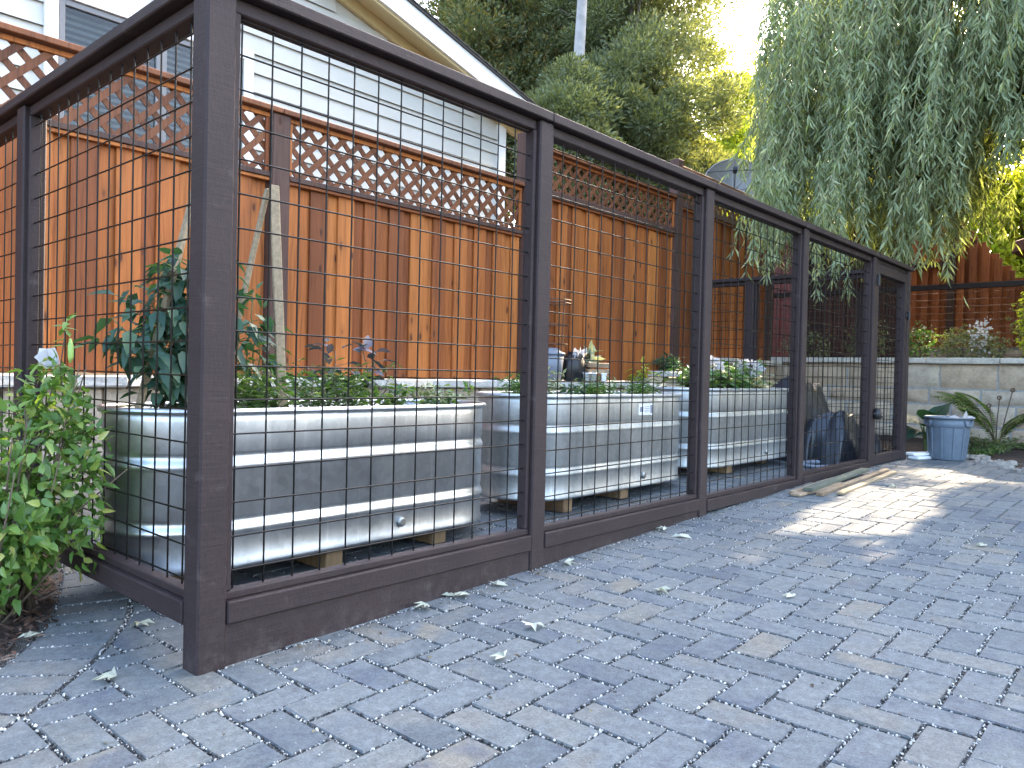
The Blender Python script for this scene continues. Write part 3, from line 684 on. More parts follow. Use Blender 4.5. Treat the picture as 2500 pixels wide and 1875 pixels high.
# ---- wire guard fence standing on the back wall
gf = thing('wire_guard_fence', 'brown railed fence with thin wires standing on the stone retaining wall', 'fence', (9.62, .5, .31))
mk('top_rail', *cb(9.58, 9.66, -4, 3.2, 1.17, 1.235, .005), 'brown_stain', gf)
for y in (-3.4, -1.5, 1.25, 3.1): mk('post', *cb(9.58, 9.66, y - .04, y + .04, .31, 1.168, .005), 'brown_stain', gf)
mk('wire_mesh', *join([tube([(9.62, -4, .36 + .085 * k), (9.62, 3.2, .36 + .085 * k)], .003, 5, False) for k in range(10)]), 'rust', gf)

# ================================================================== STOCK TANKS
def stadium(x0, x1, y0, y1, off, n=14):
    r = (y1 - y0) / 2; cy = (y0 + y1) / 2; P = []
    for cx, s in ((x1 - r, -90), (x0 + r, 90)):
        for k in range(n + 1):
            a = math.radians(s + 180 * k / n); P.append((cx + (r + off) * math.cos(a), cy + (r + off) * math.sin(a)))
        if s == -90: P += [(x1 - r + (x0 + r - x1 + r) * t, y1 + off) for t in (.25, .5, .75)]
        else: P += [(x0 + r + (x1 - r - x0 - r) * t, y0 - off) for t in (.25, .5, .75)]
    return np.array(P)
def loft(rings):
    n = len(rings[0]); V = np.concatenate(rings); F = []
    for i in range(len(rings) - 1):
        for k in range(n): j = (k + 1) % n; F.append([i * n + k, i * n + j, (i + 1) * n + j, (i + 1) * n + k])
    return V, F
def tank(x0, x1, zt, label, sticker=False, gm='galvanised'):
    y0, y1 = .53, 1.14; hgt = .60; zb = zt - hgt
    t = thing('stock_tank', label, 'tank', ((x0 + x1) / 2, .83, zb), 'galvanised stock tank planters')
    prof = [(-.012, 0), (.004, .004), (.006, .016), (0, .030)]
    for c in (.165, .405):
        prof += [(-.0060 * math.sin(2 * math.pi * q), c + .070 * q) for q in np.linspace(-.5, .5, 17)]
    prof += [(0, .55), (0, .578), (-.004, .582), (-.004, .50)]
    def ring(o, z): P = stadium(x0, x1, y0, y1, o); return np.c_[P, np.full(len(P), zb + z)]
    sh = mk('shell', *loft([ring(o, z) for o, z in prof]), gm, t, smooth=True)
    a = np.arange(13) / 12 * 2 * np.pi
    mk('rolled_rim', *loft([ring(.007 + .0125 * math.cos(q), .588 + .0125 * math.sin(q)) for q in a]), gm, t, smooth=True)
    mk('base', *(lambda P: (P, [list(range(len(P)))[::-1]]))(ring(-.013, .001)), 'galvanised', t)
    # seams down the side
    for xs in (x0 + .33,):
        mk('seam', *cb(xs, xs + .022, y0 - .0135, y0 - .002, zb + .03, zb + .576, .001), 'galvanised', t) if False else None
    P = stadium(x0, x1, y0, y1, -.012); cx = P.mean(0); n = len(P); V = []; F = []
    for s in (1, .66, .33): V += [(*(cx + (p - cx) * s), zt - .085 + (rng.normal() * .012 if s < 1 else 0)) for p in P]
    V.append((*cx, zt - .07))
    for rr in range(2):
        for k in range(n): j = (k + 1) % n; F.append([rr * n + k, rr * n + j, rr * n + n + j, rr * n + n + k])
    for k in range(n): F.append([2 * n + k, 2 * n + (k + 1) % n, 3 * n])
    mk('soil', V, F, 'soil', t, smooth=True)
    px = x0 + .62 * (x1 - x0)
    mk('drain_plug', *tube([(px, y0 - .001, zb + .075), (px, y0 - .012, zb + .075), (px, y0 - .016, zb + .075)], [.022, .022, .014], 12), 'plug', t)
    if sticker:
        s = mk('sticker', *cb(x0 + 1.02, x0 + 1.19, y0 - .0035, y0 - .001, zt - .135, zt - .062, .0005), 'label_white', t)
        mk('print', *join([cb(x0 + 1.035, x0 + 1.075, y0 - .0045, y0 - .0036, zt - .115, zt - .082, .0003), cb(x0 + 1.16, x0 + 1.182, y0 - .0045, y0 - .0036, zt - .125, zt - .072, .0003)] + [cb(x0 + 1.09, x0 + 1.15, y0 - .0045, y0 - .0036, zt - .118 + k * .011, zt - .114 + k * .011, .0003) for k in range(4)]), 'label_ink', s)
    return t
TX = [(-.045, 1.795, -.155), (2.03, 3.80, -.115), (3.93, 5.70, -.078)]
tank(*TX[0], 'galvanised stock tank planter nearest the corner post')
tank(*TX[1], 'galvanised stock tank planter in the middle with a white sticker', True, 'galvanised_dull')
tank(*TX[2], 'dull galvanised stock tank planter farthest back holding white flowers', False, 'galvanised_dull')
BL = [(0, .22, .60, 'timber block under the nearest tank hidden behind the corner post'), (0, .78, .58, 'pale timber block end under the middle of the nearest tank'), (0, 1.385, .58, 'timber block end under the right end of the nearest tank'),
      (1, 2.40, .58, 'timber block end just right of the second post under the middle tank'), (1, 2.99, .58, 'timber block end below the sticker under the middle tank'), (1, 3.62, .70, 'shadowed timber block under the right end of the middle tank'), (2, 4.47, .58, 'timber block end under the left part of the farthest tank'), (2, 5.40, .70, 'shadowed timber block under the right end of the farthest tank')]
for i, xb, yb, lab in BL:
    zb = TX[i][2] - .60; s_ = .043
    o = mk('timber_block', *cb(xb - s_, xb + s_, yb, 1.10, float(g(xb)) + .002, zb - .002, .004), 'raw_lumber', loc=(xb, .84, float(g(xb)))); tag(o, lab, 'timber block', 'timber blocks under the tanks')

# ================================================================== THINGS IN AND ROUND THE TANKS
def stake(p0, p1, w, label):
    o = mk('wooden_stake', *beam(p0, p1, w, .02, .003), 'stake_wood', loc=p0); tag(o, label, 'stake', 'stakes leaning in the nearest tank')
stake((.63, .76, -.25), (.665, .92, .80), .040, 'thick pale wooden stake leaning behind the corner post')
stake((.03, .80, -.25), (.30, .84, .82), .030, 'thin weathered stake rising through the tomato plant')
stake((.44, .98, -.24), (.66, .965, .79), .026, 'thin grey stake leaning behind the thick pale stake')

def foliage_plant(name, label, base, stems, leafL, leafW, leaf_mat, n_leaf, cat='plant', droop=.5, spread=.5, group=None, detail=1, stem_r=.005, top_bias=1.0, lean=None, stem_mat='stem_green', fold=.2):
    """plant of several bent stems with leaves set along them"""
    t = thing(name, label, cat, base, group); base = np.array(base, float); sp = []; LP = []; LD = []
    for (dx, dy, h) in stems:
        tt = np.linspace(0, 1, 7)[:, None]; c = np.array([dx, dy, h])
        pts = base + tt * c * (1, 1, 0) * tt ** .4 + tt * (0, 0, h) + rng.normal(size=(7, 3)) * .012 * tt
        sp.append(tube(pts, np.linspace(stem_r, stem_r * .35, 7), 5))
        k = max(3, int(n_leaf / len(stems))); s = rng.random(k) ** (1 / (1 + top_bias)); idx = s * 6; i0 = np.minimum(idx.astype(int), 5); f = (idx - i0)[:, None]
        p = pts[i0] * (1 - f) + pts[i0 + 1] * f; d = rdir(k); d[:, 2] = np.abs(d[:, 2]) * .5; d = unit(d)
        q = p + d * spread * leafL * rng.random((k, 1)) * 1.5; d[:, 2] -= droop * rng.random(k); LP.append(q); LD.append(d)
        for a, b in zip(p[::3], q[::3]): sp.append(tube([a, b], stem_r * .3, 4, False))
    LP = np.concatenate(LP); LD = np.concatenate(LD); n = len(LP)
    V, F, r = leaves(LP, LD, rdir(n) * .5 + (0, 0, 1), leafL * rng.uniform(.6, 1.25, n), leafW * rng.uniform(.7, 1.2, n), fold, .3, detail)
    mk('stem', *join(sp), stem_mat, t, smooth=True); mk('foliage', V, F, leaf_mat, t, rnd=r, smooth=False)
    return t
ZS = [z - .075 for _, _, z in TX]
foliage_plant('tomato_plant', 'tall bushy tomato plant with drooping dark leaves behind the corner post', (.22, .80, ZS[0]), [(-.22, -.02, .34), (-.10, .05, .50), (.02, -.05, .62), (.10, .03, .57), (.16, -.06, .42), (.0, .08, .60)], .085, .044, 'tomato_leaf', 640, droop=1.7, spread=1.2, stem_r=.007)
foliage_plant('tomato_plant', 'smaller tomato plant growing beside the thick pale stake', (.57, .88, ZS[0]), [(-.03, .0, .54), (.05, .03, .40), (-.08, -.03, .28), (.10, 0, .22)], .075, .036, 'tomato_leaf', 110, droop=.9, spread=.8)
def eggplant(label, base, h):
    t = foliage_plant('eggplant', label, base, [(-.04, 0, h), (.05, .02, h * .9), (-.11, .02, h * .66), (.12, -.02, h * .6)], .115, .050, 'purple_leaf', 26, droop=.15, spread=.5, top_bias=2.5, stem_mat='stem_brown')
    b = np.array(base); mk('fruit', *lathe(b[0] - .05, b[1] - .03, [(.002, base[2] + .14), (.012, base[2] + .145), (.015, base[2] + .165), (.010, base[2] + .19), (.003, base[2] + .20)], 10), 'black_plastic', t, smooth=True)
eggplant('purplish eggplant plant, left of the two in the nearest tank', (.93, .86, ZS[0]), .35)
eggplant('purplish eggplant plant, right of the two in the nearest tank', (1.20, .90, ZS[0]), .32)
low = [(0, .46, 'low grassy herb at the foot of the stakes in the nearest tank', 'grass', .20, .12), (0, .80, 'bright feathery carrot tops beside the eggplants', 'grass', .22, .2), (0, .66, 'low leafy seedlings right of the thick pale stake', 'herb', .15, .15), (0, 1.02, 'dense carrot tops in the middle of the nearest tank', 'grass', .20, .17),
       (0, 1.26, 'low leafy herb with pale leaves below the right eggplant', 'herb', .15, .16), (0, 1.45, 'low pale flowering herb near the right end of the nearest tank', 'pale', .15, .15), (0, 1.60, 'small sprawling herb at the far rim of the nearest tank', 'herb', .11, .12), (0, .32, 'small white flowering herb between tomato and stake', 'pale', .14, .1),
       (1, 2.24, 'bright green tuft at the left end of the middle tank', 'grass', .15, .12), (1, 2.44, 'silvery succulent rosette plant left in the middle tank', 'pale', .17, .1), (1, 2.75, 'blue green herb in the middle tank below the grey tub', 'tom', .10, .13), (1, 2.98, 'bright grassy tuft in the centre of the middle tank', 'grass', .12, .12),
       (1, 3.2, 'pale sage like plant above the white sticker', 'pale', .11, .15), (1, 3.42, 'bushy green tuft right of the sticker in the middle tank', 'grass', .13, .12), (1, 3.62, 'low grey leaved herb at the right end of the middle tank', 'pale', .11, .12)]
for ti, x, lab, kd, h, sp in low:
    n = {'grass': 26, 'herb': 12, 'pale': 12, 'tom': 12}[kd]
    h *= 1.2; st = [(rng.normal() * sp * .7, rng.normal() * sp * .5, h * rng.uniform(.5, 1.1)) for _ in range(n)]
    LL = {'grass': (.05, .006), 'herb': (.05, .028), 'pale': (.042, .022), 'tom': (.05, .03)}[kd]
    foliage_plant('low_plant', lab, (x, .80 + rng.normal() * .04, ZS[ti]), st, LL[0], LL[1], {'grass': 'herb_leaf', 'herb': 'herb_leaf', 'pale': 'pale_leaf', 'tom': 'tomato_leaf'}[kd], {'grass': 420, 'herb': 130, 'pale': 130, 'tom': 130}[kd], droop=.4, spread=.5, detail=0, stem_r=.002, top_bias=.6)
# third tank: leafy mound with white flower heads
foliage_plant('leafy_greens', 'sunlit mound of leafy greens in the farthest tank', (4.95, .85, ZS[2]), [(rng.normal() * .28, rng.normal() * .12, rng.uniform(.12, .30)) for _ in range(30)], .075, .05, 'herb_leaf', 520, droop=.4, detail=1)
foliage_plant('leafy_greens', 'leafy greens crowding the left end of the farthest tank', (4.40, .85, ZS[2]), [(rng.normal() * .16, rng.normal() * .12, rng.uniform(.1, .24)) for _ in range(20)], .07, .045, 'herb_leaf', 330, droop=.4, detail=1)
foliage_plant('leafy_greens', 'grey green leafy plant at the right end of the farthest tank', (5.42, .85, ZS[2]), [(rng.normal() * .12, rng.normal() * .12, rng.uniform(.08, .18)) for _ in range(16)], .06, .04, 'pale_leaf', 200, droop=.4, detail=1)
def flower_head(label, c, rx, rz):
    n = 240; d = rdir(n); P = np.array(c) + d * (rx, rx * .8, rz) * rng.uniform(.7, 1, (n, 1)); V, F, r = leaves(P, d + rdir(n) * .5, rdir(n), .035, .03, .15, .1, 0)
    t = thing('white_flowers', label, 'flowers', (c[0], c[1], ZS[2]), 'white flower heads in the farthest tank'); mk('petals', V, F, 'white_petal', t, rnd=r)
    mk('stem', *tube([(c[0], c[1], ZS[2]), (c[0] + .01, c[1], ZS[2] + .1), c], .004, 5), 'stem_green', t)
flower_head('white flower head left of the sunlit greens in the farthest tank', (4.55, .80, .10), .10, .055)
flower_head('white flower head right of the sunlit greens in the farthest tank', (5.24, .80, .09), .14, .06)

# ---- things standing on the low wall behind the middle tank
zc = -.060
t = thing('storage_tub', 'grey plastic tub with lid standing on the wall cap behind the middle tank', 'tub', (4.38, 2.33, zc))
mk('body', *join([lathe(4.38, 2.33, [(.004, zc), (.10, zc + .001), (.125, zc + .24), (.118, zc + .243)], 28)]), 'tub_plastic', t, smooth=True)
mk('lid', *lathe(4.38, 2.33, [(.118, zc + .242), (.135, zc + .236), (.136, zc + .255), (.10, zc + .265), (.07, zc + .30), (.002, zc + .305)], 28), 'tub_plastic', t, smooth=True)
t = thing('black_bag', 'bulging black plastic bag beside the grey tub', 'bag', (4.74, 2.34, zc))
V, F = lathe(0, 0, [(.10, 0), (.13, .05), (.135, .14), (.11, .21), (.05, .245), (.01, .25)], 18, 1.0, .8, True); V = V * (1 + .10 * np.sin(V[:, :1] * 40 + V[:, 2:] * 33)) + rng.normal(size=V.shape) * .005
mk('sack', V + (4.74, 2.34, zc + .002), F, 'black_plastic', t, smooth=True)
n = 14; V, F, r = leaves(np.array([(4.68 + .015 * k, 2.30, zc + .20 + .05 * math.sin(k / 13 * 3.1)) for k in range(n)]), rdir(n) * .6 + (0, -.5, .6), rdir(n), .09, .05, .2, .3, 1); mk('white_cloth', V, F, 'white_petal', t, rnd=r)
t = thing('wooden_crate', 'small slatted wooden crate on the wall cap right of the black bag', 'crate', (5.02, 2.33, zc))
for k in range(3):
    for y in (2.235, 2.425): mk('slat', *cb(4.86, 5.18, y - .006, y + .006, zc + .01 + k * .062, zc + .055 + k * .062, .002), 'old_lumber', t)
for x in (4.85, 5.19):
    for k in range(3): mk('slat', *cb(x - .006, x + .006, 2.229, 2.431, zc + .012 + k * .062, zc + .057 + k * .062, .002), 'old_lumber', t)
mk('bottom', *cb(4.857, 5.183, 2.242, 2.418, zc + .002, zc + .012, .002), 'old_lumber', t)
for k, (x, lab) in enumerate(((4.78, 'white round pot in front of the black bag'), (4.88, 'white ribbed pot between bag and crate'), (5.06, 'square white pot in front of the wooden crate'))):
    o = mk('white_pot', *lathe(x, 2.205, [(.003, zc), (.026, zc), (.036, zc + .07), (.040, zc + .07), (.040, zc + .08), (.034, zc + .08), (.028, zc + .02)], 16 if k < 2 else 4), 'white_plastic', loc=(x, 2.205, zc), smooth=k < 2); tag(o, lab, 'pot', 'white pots on the wall cap')
V, F, r = leaves(np.array([(5.0 + .07 * rng.random(), 2.33, zc + .16 + .12 * rng.random()) for _ in range(26)]), rdir(26) * .9 + (0, 0, .7), rdir(26), .13, .06, .2, .4, 1); o = mk('crate_plant', V, F, 'pale_leaf', loc=(5.02, 2.33, zc + .1), rnd=r); tag(o, 'pale leaves sticking out of the wooden crate', 'plant')
t = thing('tomato_cage', 'tall dark ringed wire plant cage standing behind the grey tub', 'plant cage', (4.46, 2.38, zc))
for zz, rr in ((.28, .13), (.46, .15), (.66, .17), (.69, .17)): mk('ring', *tube([(4.46 + rr * math.cos(a), 2.33 + rr * .6 * math.sin(a), zz) for a in np.linspace(0, 6.283, 25)], .006, 6, False), 'rust', t)
for a in (.4, 2.5, 4.6): mk('leg', *tube([(4.46 + .10 * math.cos(a), 2.33 + .06 * math.sin(a), zc), (4.46 + .17 * math.cos(a), 2.33 + .10 * math.sin(a), .72)], .006, 6), 'rust', t)
foliage_plant('potted_plant', 'yellow green drooping plant on the wall cap by the dark fence post', (5.90, 2.33, zc), [(rng.normal() * .08, rng.normal() * .04, rng.uniform(.08, .16)) for _ in range(8)], .12, .04, 'gold_leaf', 36, droop=1.0)
foliage_plant('potted_plant', 'dark leafy plant on the wall right of the drooping plant', (6.4, 2.30, .062), [(rng.normal() * .14, rng.normal() * .05, rng.uniform(.06, .16)) for _ in range(12)], .07, .04, 'tomato_leaf', 120, droop=.6)

# ---- tarp heap, bottle
def heap(cx, cy, rx, ry, h, zb, seed):
    r2 = np.random.default_rng(seed); n, k = 40, 14; V = []
    ph = r2.random(6) * 6.28
    for i in range(k):
        t = i / (k - 1)
        for j in range(n):
            a = j / n * 6.283; R = (1 - t) ** .55 * (1 + .12 * math.sin(3 * a + ph[0]) + .08 * math.sin(5 * a + ph[1] + 4 * t))
            fold = .06 * math.sin(9 * a + ph[2] + 6 * t) * math.sin(math.pi * min(1, t * 1.4)) + .03 * math.sin(15 * a + ph[3])
            z = h * (t ** .8) * (1 + .22 * math.cos(a + ph[4])) + .03 * math.sin(4 * a + 9 * t)
            V.append((cx + rx * (R + fold) * math.cos(a), cy + ry * (R + fold) * math.sin(a), zb + max(0.003, z)))
    F = [[i * n + j, i * n + (j + 1) % n, (i + 1) * n + (j + 1) % n, (i + 1) * n + j] for i in range(k - 1) for j in range(n)] + [list(range((k - 1) * n, k * n))]
    return np.array(V), F
gb_ = float(g(6))
def drape(x0, x1, y0, y1, zf, zb, seed):
    """sheet thrown over a pile: zf(u, v) gives the height of the pile, the skirt falls to the ground in folds"""
    r2 = np.random.default_rng(seed); n = 46; ph = r2.random(8) * 6.28; V = []
    for i in range(n):
        for j in range(n):
            u, w = i / (n - 1), j / (n - 1); e = min(u, 1 - u, w, 1 - w); x, y = x0 + (x1 - x0) * u, y0 + (y1 - y0) * w
            sk = np.clip(e / .17, 0, 1); top = zf(u, w) + .035 * math.sin(7 * u + 5 * w + ph[0]) + .025 * abs(math.sin(9 * u - 7 * w + ph[1])) + .02 * abs(math.sin(13 * w + 8 * u + ph[2])) + .012 * math.sin(29 * u + 17 * w)
            fold = (1 - sk) * (.03 * math.sin(11 * (u + w) + ph[3]) + .012 * math.sin(19 * (u - w) + ph[4]))
            V.append((x + fold, y + fold, zb + .004 + (top) * sk ** .55 ))
    F = [[i * n + j, (i + 1) * n + j, (i + 1) * n + j + 1, i * n + j + 1] for i in range(n - 1) for j in range(n - 1)]
    return np.array(V), F
o = mk('tarp', *drape(5.76, 6.78, .52, 1.35, lambda u, w: .68 - .30 * max(0, u - .45) + .06 * math.sin(7 * w), gb_, 3), 'tarp', loc=(6.1, .9, gb_), smooth=True); tag(o, 'tall dark tarp draped over a pile at the end of the enclosure', 'tarp')
o = mk('tarp', *drape(5.72, 6.80, .12, .58, lambda u, w: .42 - .16 * abs(u - .4) + .07 * math.sin(5 * u + 2), gb_, 5), 'tarp', loc=(6.25, .35, gb_), smooth=True); tag(o, 'lower crumpled dark tarp in front of the taller draped pile', 'tarp')
t = thing('garden_hose', 'grey garden hose lying coiled by the tarp heap', 'hose', (5.5, .25, gb_)); mk('coil', *tube([(5.55 + (.22 + .01 * k / 20) * math.cos(k * .35), .27 + .14 * math.sin(k * .35), gb_ + .018 + .004 * k / 20) for k in range(45)], .014, 8), 'tub_plastic', t, smooth=True)
o = mk('spray_bottle', *join([lathe(5.38, .44, [(.003, gb_), (.035, gb_ + .004), (.036, gb_ + .10), (.016, gb_ + .13), (.014, gb_ + .15), (.002, gb_ + .152)], 16)]), 'bottle', loc=(5.38, .44, gb_), smooth=True); tag(o, 'pale blue bottle on the paving at the end of the farthest tank', 'bottle')

# ---- lumber on the paving outside, white offcuts
lum = [((3.86, -.155), (5.55, -.10), .04, .022, 'old_lumber', 'weathered board lying tight against the bottom rail'), ((3.93, -.235), (5.35, -.16), .062, .024, 'green_lumber', 'greenish treated board in the pile on the paving'),
       ((3.92, -.315), (5.66, -.235), .042, .024, 'old_lumber', 'brown board outermost but one in the pile on the paving'), ((4.06, -.395), (5.60, -.31), .045, .018, 'stake_wood', 'pale thin board outermost in the pile on the paving'), ((3.80, -.20), (4.5, -.275), .06, .018, 'old_lumber', 'short dark board crossing under the pile ends')]
for k, (a, b, w, h, mt, lab) in enumerate(lum):
    za = float(g(a[0])) + h / 2 + .004 + (.02 if k in (1,) else 0); zb_ = float(g(b[0])) + h / 2 + .004 + (.02 if k in (1, ) else 0)
    o = mk('lumber_board', *beam((*a, za), (*b, zb_), w, h, .003), mt, loc=(*a, za)); tag(o, lab, 'board', 'boards piled on the paving')
for k, (y, zz, lab) in enumerate(((-.10, .012, 'white trim offcut lying lowest beside the grey bin'), (-.06, .045, 'white trim offcut lying on top of the other beside the bin'))):
    o = mk('trim_offcut', *beam((6.99 + .02 * k, y, -.742 + zz), (7.40 - .06 * k, y - .15, -.742 + zz), .11, .028, .006), 'white_plastic', loc=(7.1, y, -.742)); tag(o, lab, 'offcut', 'white offcuts by the gate')

# ---- grey bin
bx_, by_ = 7.26, -.335; bz = -.742; t = thing('waste_bin', 'grey blue round plastic waste bin standing open at the end of the paving', 'bin', (bx_, by_, bz))
mk('body', *lathe(bx_, by_, [(.003, bz), (.150, bz + .001), (.156, bz + .012), (.185, bz + .36), (.192, bz + .40), (.186, bz + .40), (.150, bz + .03), (.003, bz + .028)], 40), 'bin_plastic', t, smooth=True)
mk('rim', *loft([np.c_[bx_ + (.200 + .014 * math.cos(q)) * np.cos(np.arange(40) / 40 * 6.2832), by_ + (.200 + .014 * math.cos(q)) * np.sin(np.arange(40) / 40 * 6.2832), np.full(40, bz + .408 + .012 * math.sin(q))] for q in np.arange(9) / 8 * 6.2832]), 'bin_plastic', t, smooth=True)
to = math.atan2(CAM[1] - by_, CAM[0] - bx_)
for da in (-1.15, 1.15, 2.9):
    a = to + da; ca, sa = math.cos(a), math.sin(a); mk('handle', *tube([(bx_ + .19 * ca - q * sa, by_ + .19 * sa + q * ca, bz + zq) for q, zq in ((-.065, .385), (-.055, .34), (0, .33), (.055, .34), (.065, .385))], .013, 8), 'bin_plastic', t, smooth=True)
for da in (-.85, -.3, .3, .85, 1.4, -1.4): a = to + da; ca, sa = math.cos(a), math.sin(a); mk('rib', *beam((bx_ + .158 * ca, by_ + .158 * sa, bz + .02), (bx_ + .183 * ca, by_ + .183 * sa, bz + .32), .012, .014, .003, up=(ca, sa, 0)), 'bin_plastic', t)
mk('band', *loft([np.c_[bx_ + r_ * np.cos(np.arange(40) / 40 * 6.2832), by_ + r_ * np.sin(np.arange(40) / 40 * 6.2832), np.full(40, bz + z_)] for r_, z_ in ((.182, .315), (.190, .322), (.194, .37), (.188, .378))]), 'bin_plastic', t, smooth=True)
V, F, r = leaves(np.array([(bx_ - .12 + .03 * k, by_ - .02 - .02 * k, bz + .40) for k in range(7)]), rdir(7) * .6 + (.2, -.3, .15), rdir(7), .085, .06, .2, .3, 1); o = mk('crumpled_paper', V, F, 'white_petal', loc=(bx_, by_, bz + .36), rnd=r); tag(o, 'crumpled white paper sticking out of the bin', 'paper')

# ================================================================== FALLEN LEAVES
fl = [(.718, -.085, 1.5, 'pale maple leaf propped against the kick board', .055), (.845, -.075, .4, 'curled pale leaf at the foot of the kick board', .05), (.819, -.487, 2.0, 'large pale maple leaf alone in the middle of the near paving', .052), (.543, -.612, .9, 'pale maple leaf nearest the lens on the paving', .045), (1.50, -.09, 2.6, 'pale leaf beside the second post', .05),
      (.90, -.11, 1.2, 'forked pale leaf just right of the kick board leaves', .05), (1.06, -.10, .2, 'thin pale leaf lying along the kick board', .05), (1.447, -.593, 2.2, 'pale leaf on the paving below the sun patch', .05), (2.277, -.228, .2, 'curled pale leaf near the third post', .06), (2.38, -.085, 1.0, 'greenish leaf tight against the bottom rail', .05), (1.704, -1.024, .7, 'small pale leaf right of the sun patch tail', .04),
      (-.059, .50, 2.4, 'pale leaf on the border course beneath the side rail', .05), (-.286, .10, 1.3, 'pale forked leaf left of the corner post base', .055), (4.69, -.575, 1.1, 'pale leaf at the far edge of the sun patch', .05), (-.36, .62, .3, 'pale leaf lying on the mulch edge', .05), (-.50, .47, 1.9, 'pale leaf on the mulch at the border', .05), (3.1, -1.4, .6, 'pale leaf on the shaded paving right of the sun patch', .04), (2.6, -1.75, 2.6, 'small pale leaf far right on the paving', .035)]
for x, y, a, lab, s in fl:
    lobes = [-1.25, -.65, 0, .65, 1.25]; P = []; z0 = float(g(x)) + .004
    for k, la in enumerate(lobes):
        L = s * (1.25 - .28 * abs(la)); P.append((L * math.cos(la), L * math.sin(la), .010 * rng.random() * (1 + abs(la)) - .003))
        if k < 4: lb = (la + lobes[k + 1]) / 2; P.append((.58 * s * math.cos(lb), .58 * s * math.sin(lb), .008 + rng.random() * .008))
    P = [(0, 0, .006)] + P; V = np.array(P); c, d = math.cos(a * 2), math.sin(a * 2)
    V = np.c_[V[:, 0] * c - V[:, 1] * d, V[:, 0] * d + V[:, 1] * c, V[:, 2] * 1.3] + (x, y, z0)
    F = [[0, k, k + 1] for k in range(1, len(P) - 1)]; o = mk('fallen_leaf', V, F, 'dry_leaf', loc=(x, y, z0), rnd=np.full(len(V), rng.random())); tag(o, lab, 'leaf', 'fallen leaves on the paving')

# ================================================================== SHRUB AT THE LEFT
def leafy_cloud(c, rad, n, L, Wd, mat, up=.3, shell=.45, detail=1, droop=.25):
    d = rdir(n); r = shell + (1 - shell) * rng.random((n, 1)) ** .6; P = np.array(c) + d * np.array(rad) * r * (1 + .18 * np.sin(d[:, :1] * 7 + d[:, 2:] * 9))
    D = d * .6 + rdir(n) * .8 + (0, 0, -.15); return leaves(P, D, d * .4 + rdir(n) * .4 + (0, 0, up), L * rng.uniform(.55, 1.25, n), Wd * rng.uniform(.7, 1.2, n), .18, droop, detail)
sc = np.array([-.29, .86, 0]); t = thing('leafy_shrub', 'bright green leafy shrub with a white flower growing against the side mesh', 'shrub', (-.30, .95, -.885))
Ls = [leafy_cloud((-.25, .86, -.36), (.18, .25, .27), 520, .056, .027, ''), leafy_cloud((-.30, .84, -.52), (.14, .21, .20), 400, .056, .028, ''), leafy_cloud((-.20, .92, -.15), (.11, .18, .16), 300, .050, .022, ''), leafy_cloud((-.37, .76, -.56), (.11, .15, .14), 220, .06, .03, ''), leafy_cloud((-.36, .88, -.70), (.13, .17, .13), 230, .056, .028, ''), leafy_cloud((-.16, .72, -.42), (.06, .12, .30), 170, .05, .022, '')]
sp = []
for k in range(26):
    p1 = np.array([-.26 + rng.normal() * .11, .86 + rng.normal() * .14, -.30 + rng.normal() * .16]); p0 = np.array([-.31 + rng.normal() * .03, .93 + rng.normal() * .04, -.89])
    sp.append(tube([p0, (p0 + p1) / 2 + rng.normal(size=3) * .03, p1], [.005, .004, .002], 5))
tip = [np.array([-.19, .84, -.15]), np.array([-.205, .83, -.02]), np.array([-.20, .81, .09]), np.array([-.21, .79, .155])]
sp.append(tube(tip, [.003, .003, .002, .0012], 5))
for k in range(30):
    f = rng.random() * 3; i0 = min(int(f), 2); p = tip[i0] * (1 - f + i0) + tip[i0 + 1] * (f - i0); Ls.append(leaves(p[None] + rng.normal(size=(1, 3)) * .015, rdir(1) + (0, 0, .1), np.array([[0, -.3, 1.]]), .05, .018, .2, .2, 1))
V, F, r = catleaf(Ls); mk('foliage', V, F, 'shrub_leaf', t, rnd=r); mk('stem', *join(sp), 'stem_brown', t, smooth=True)
fc = np.array([-.215, .925, .015]); n = 7; a = np.arange(n) / n * 6.283
V, F, r = leaves(np.repeat(fc[None], n, 0), np.c_[np.cos(a) * .6 - .25, np.sin(a) * .4 - .5, np.sin(a) * .7 - .2], np.repeat(np.array([[-.3, -1, .2]]), n, 0), .040, .062, .18, .45, 1); mk('flower', V, F, 'white_petal', t, rnd=r, smooth=True)
mk('seed_pod', *tube([(-.185, .80, .085), (-.184, .798, .06), (-.184, .796, .02), (-.186, .796, .0)], [.003, .010, .010, .003], 8), 'pod', t, smooth=True)

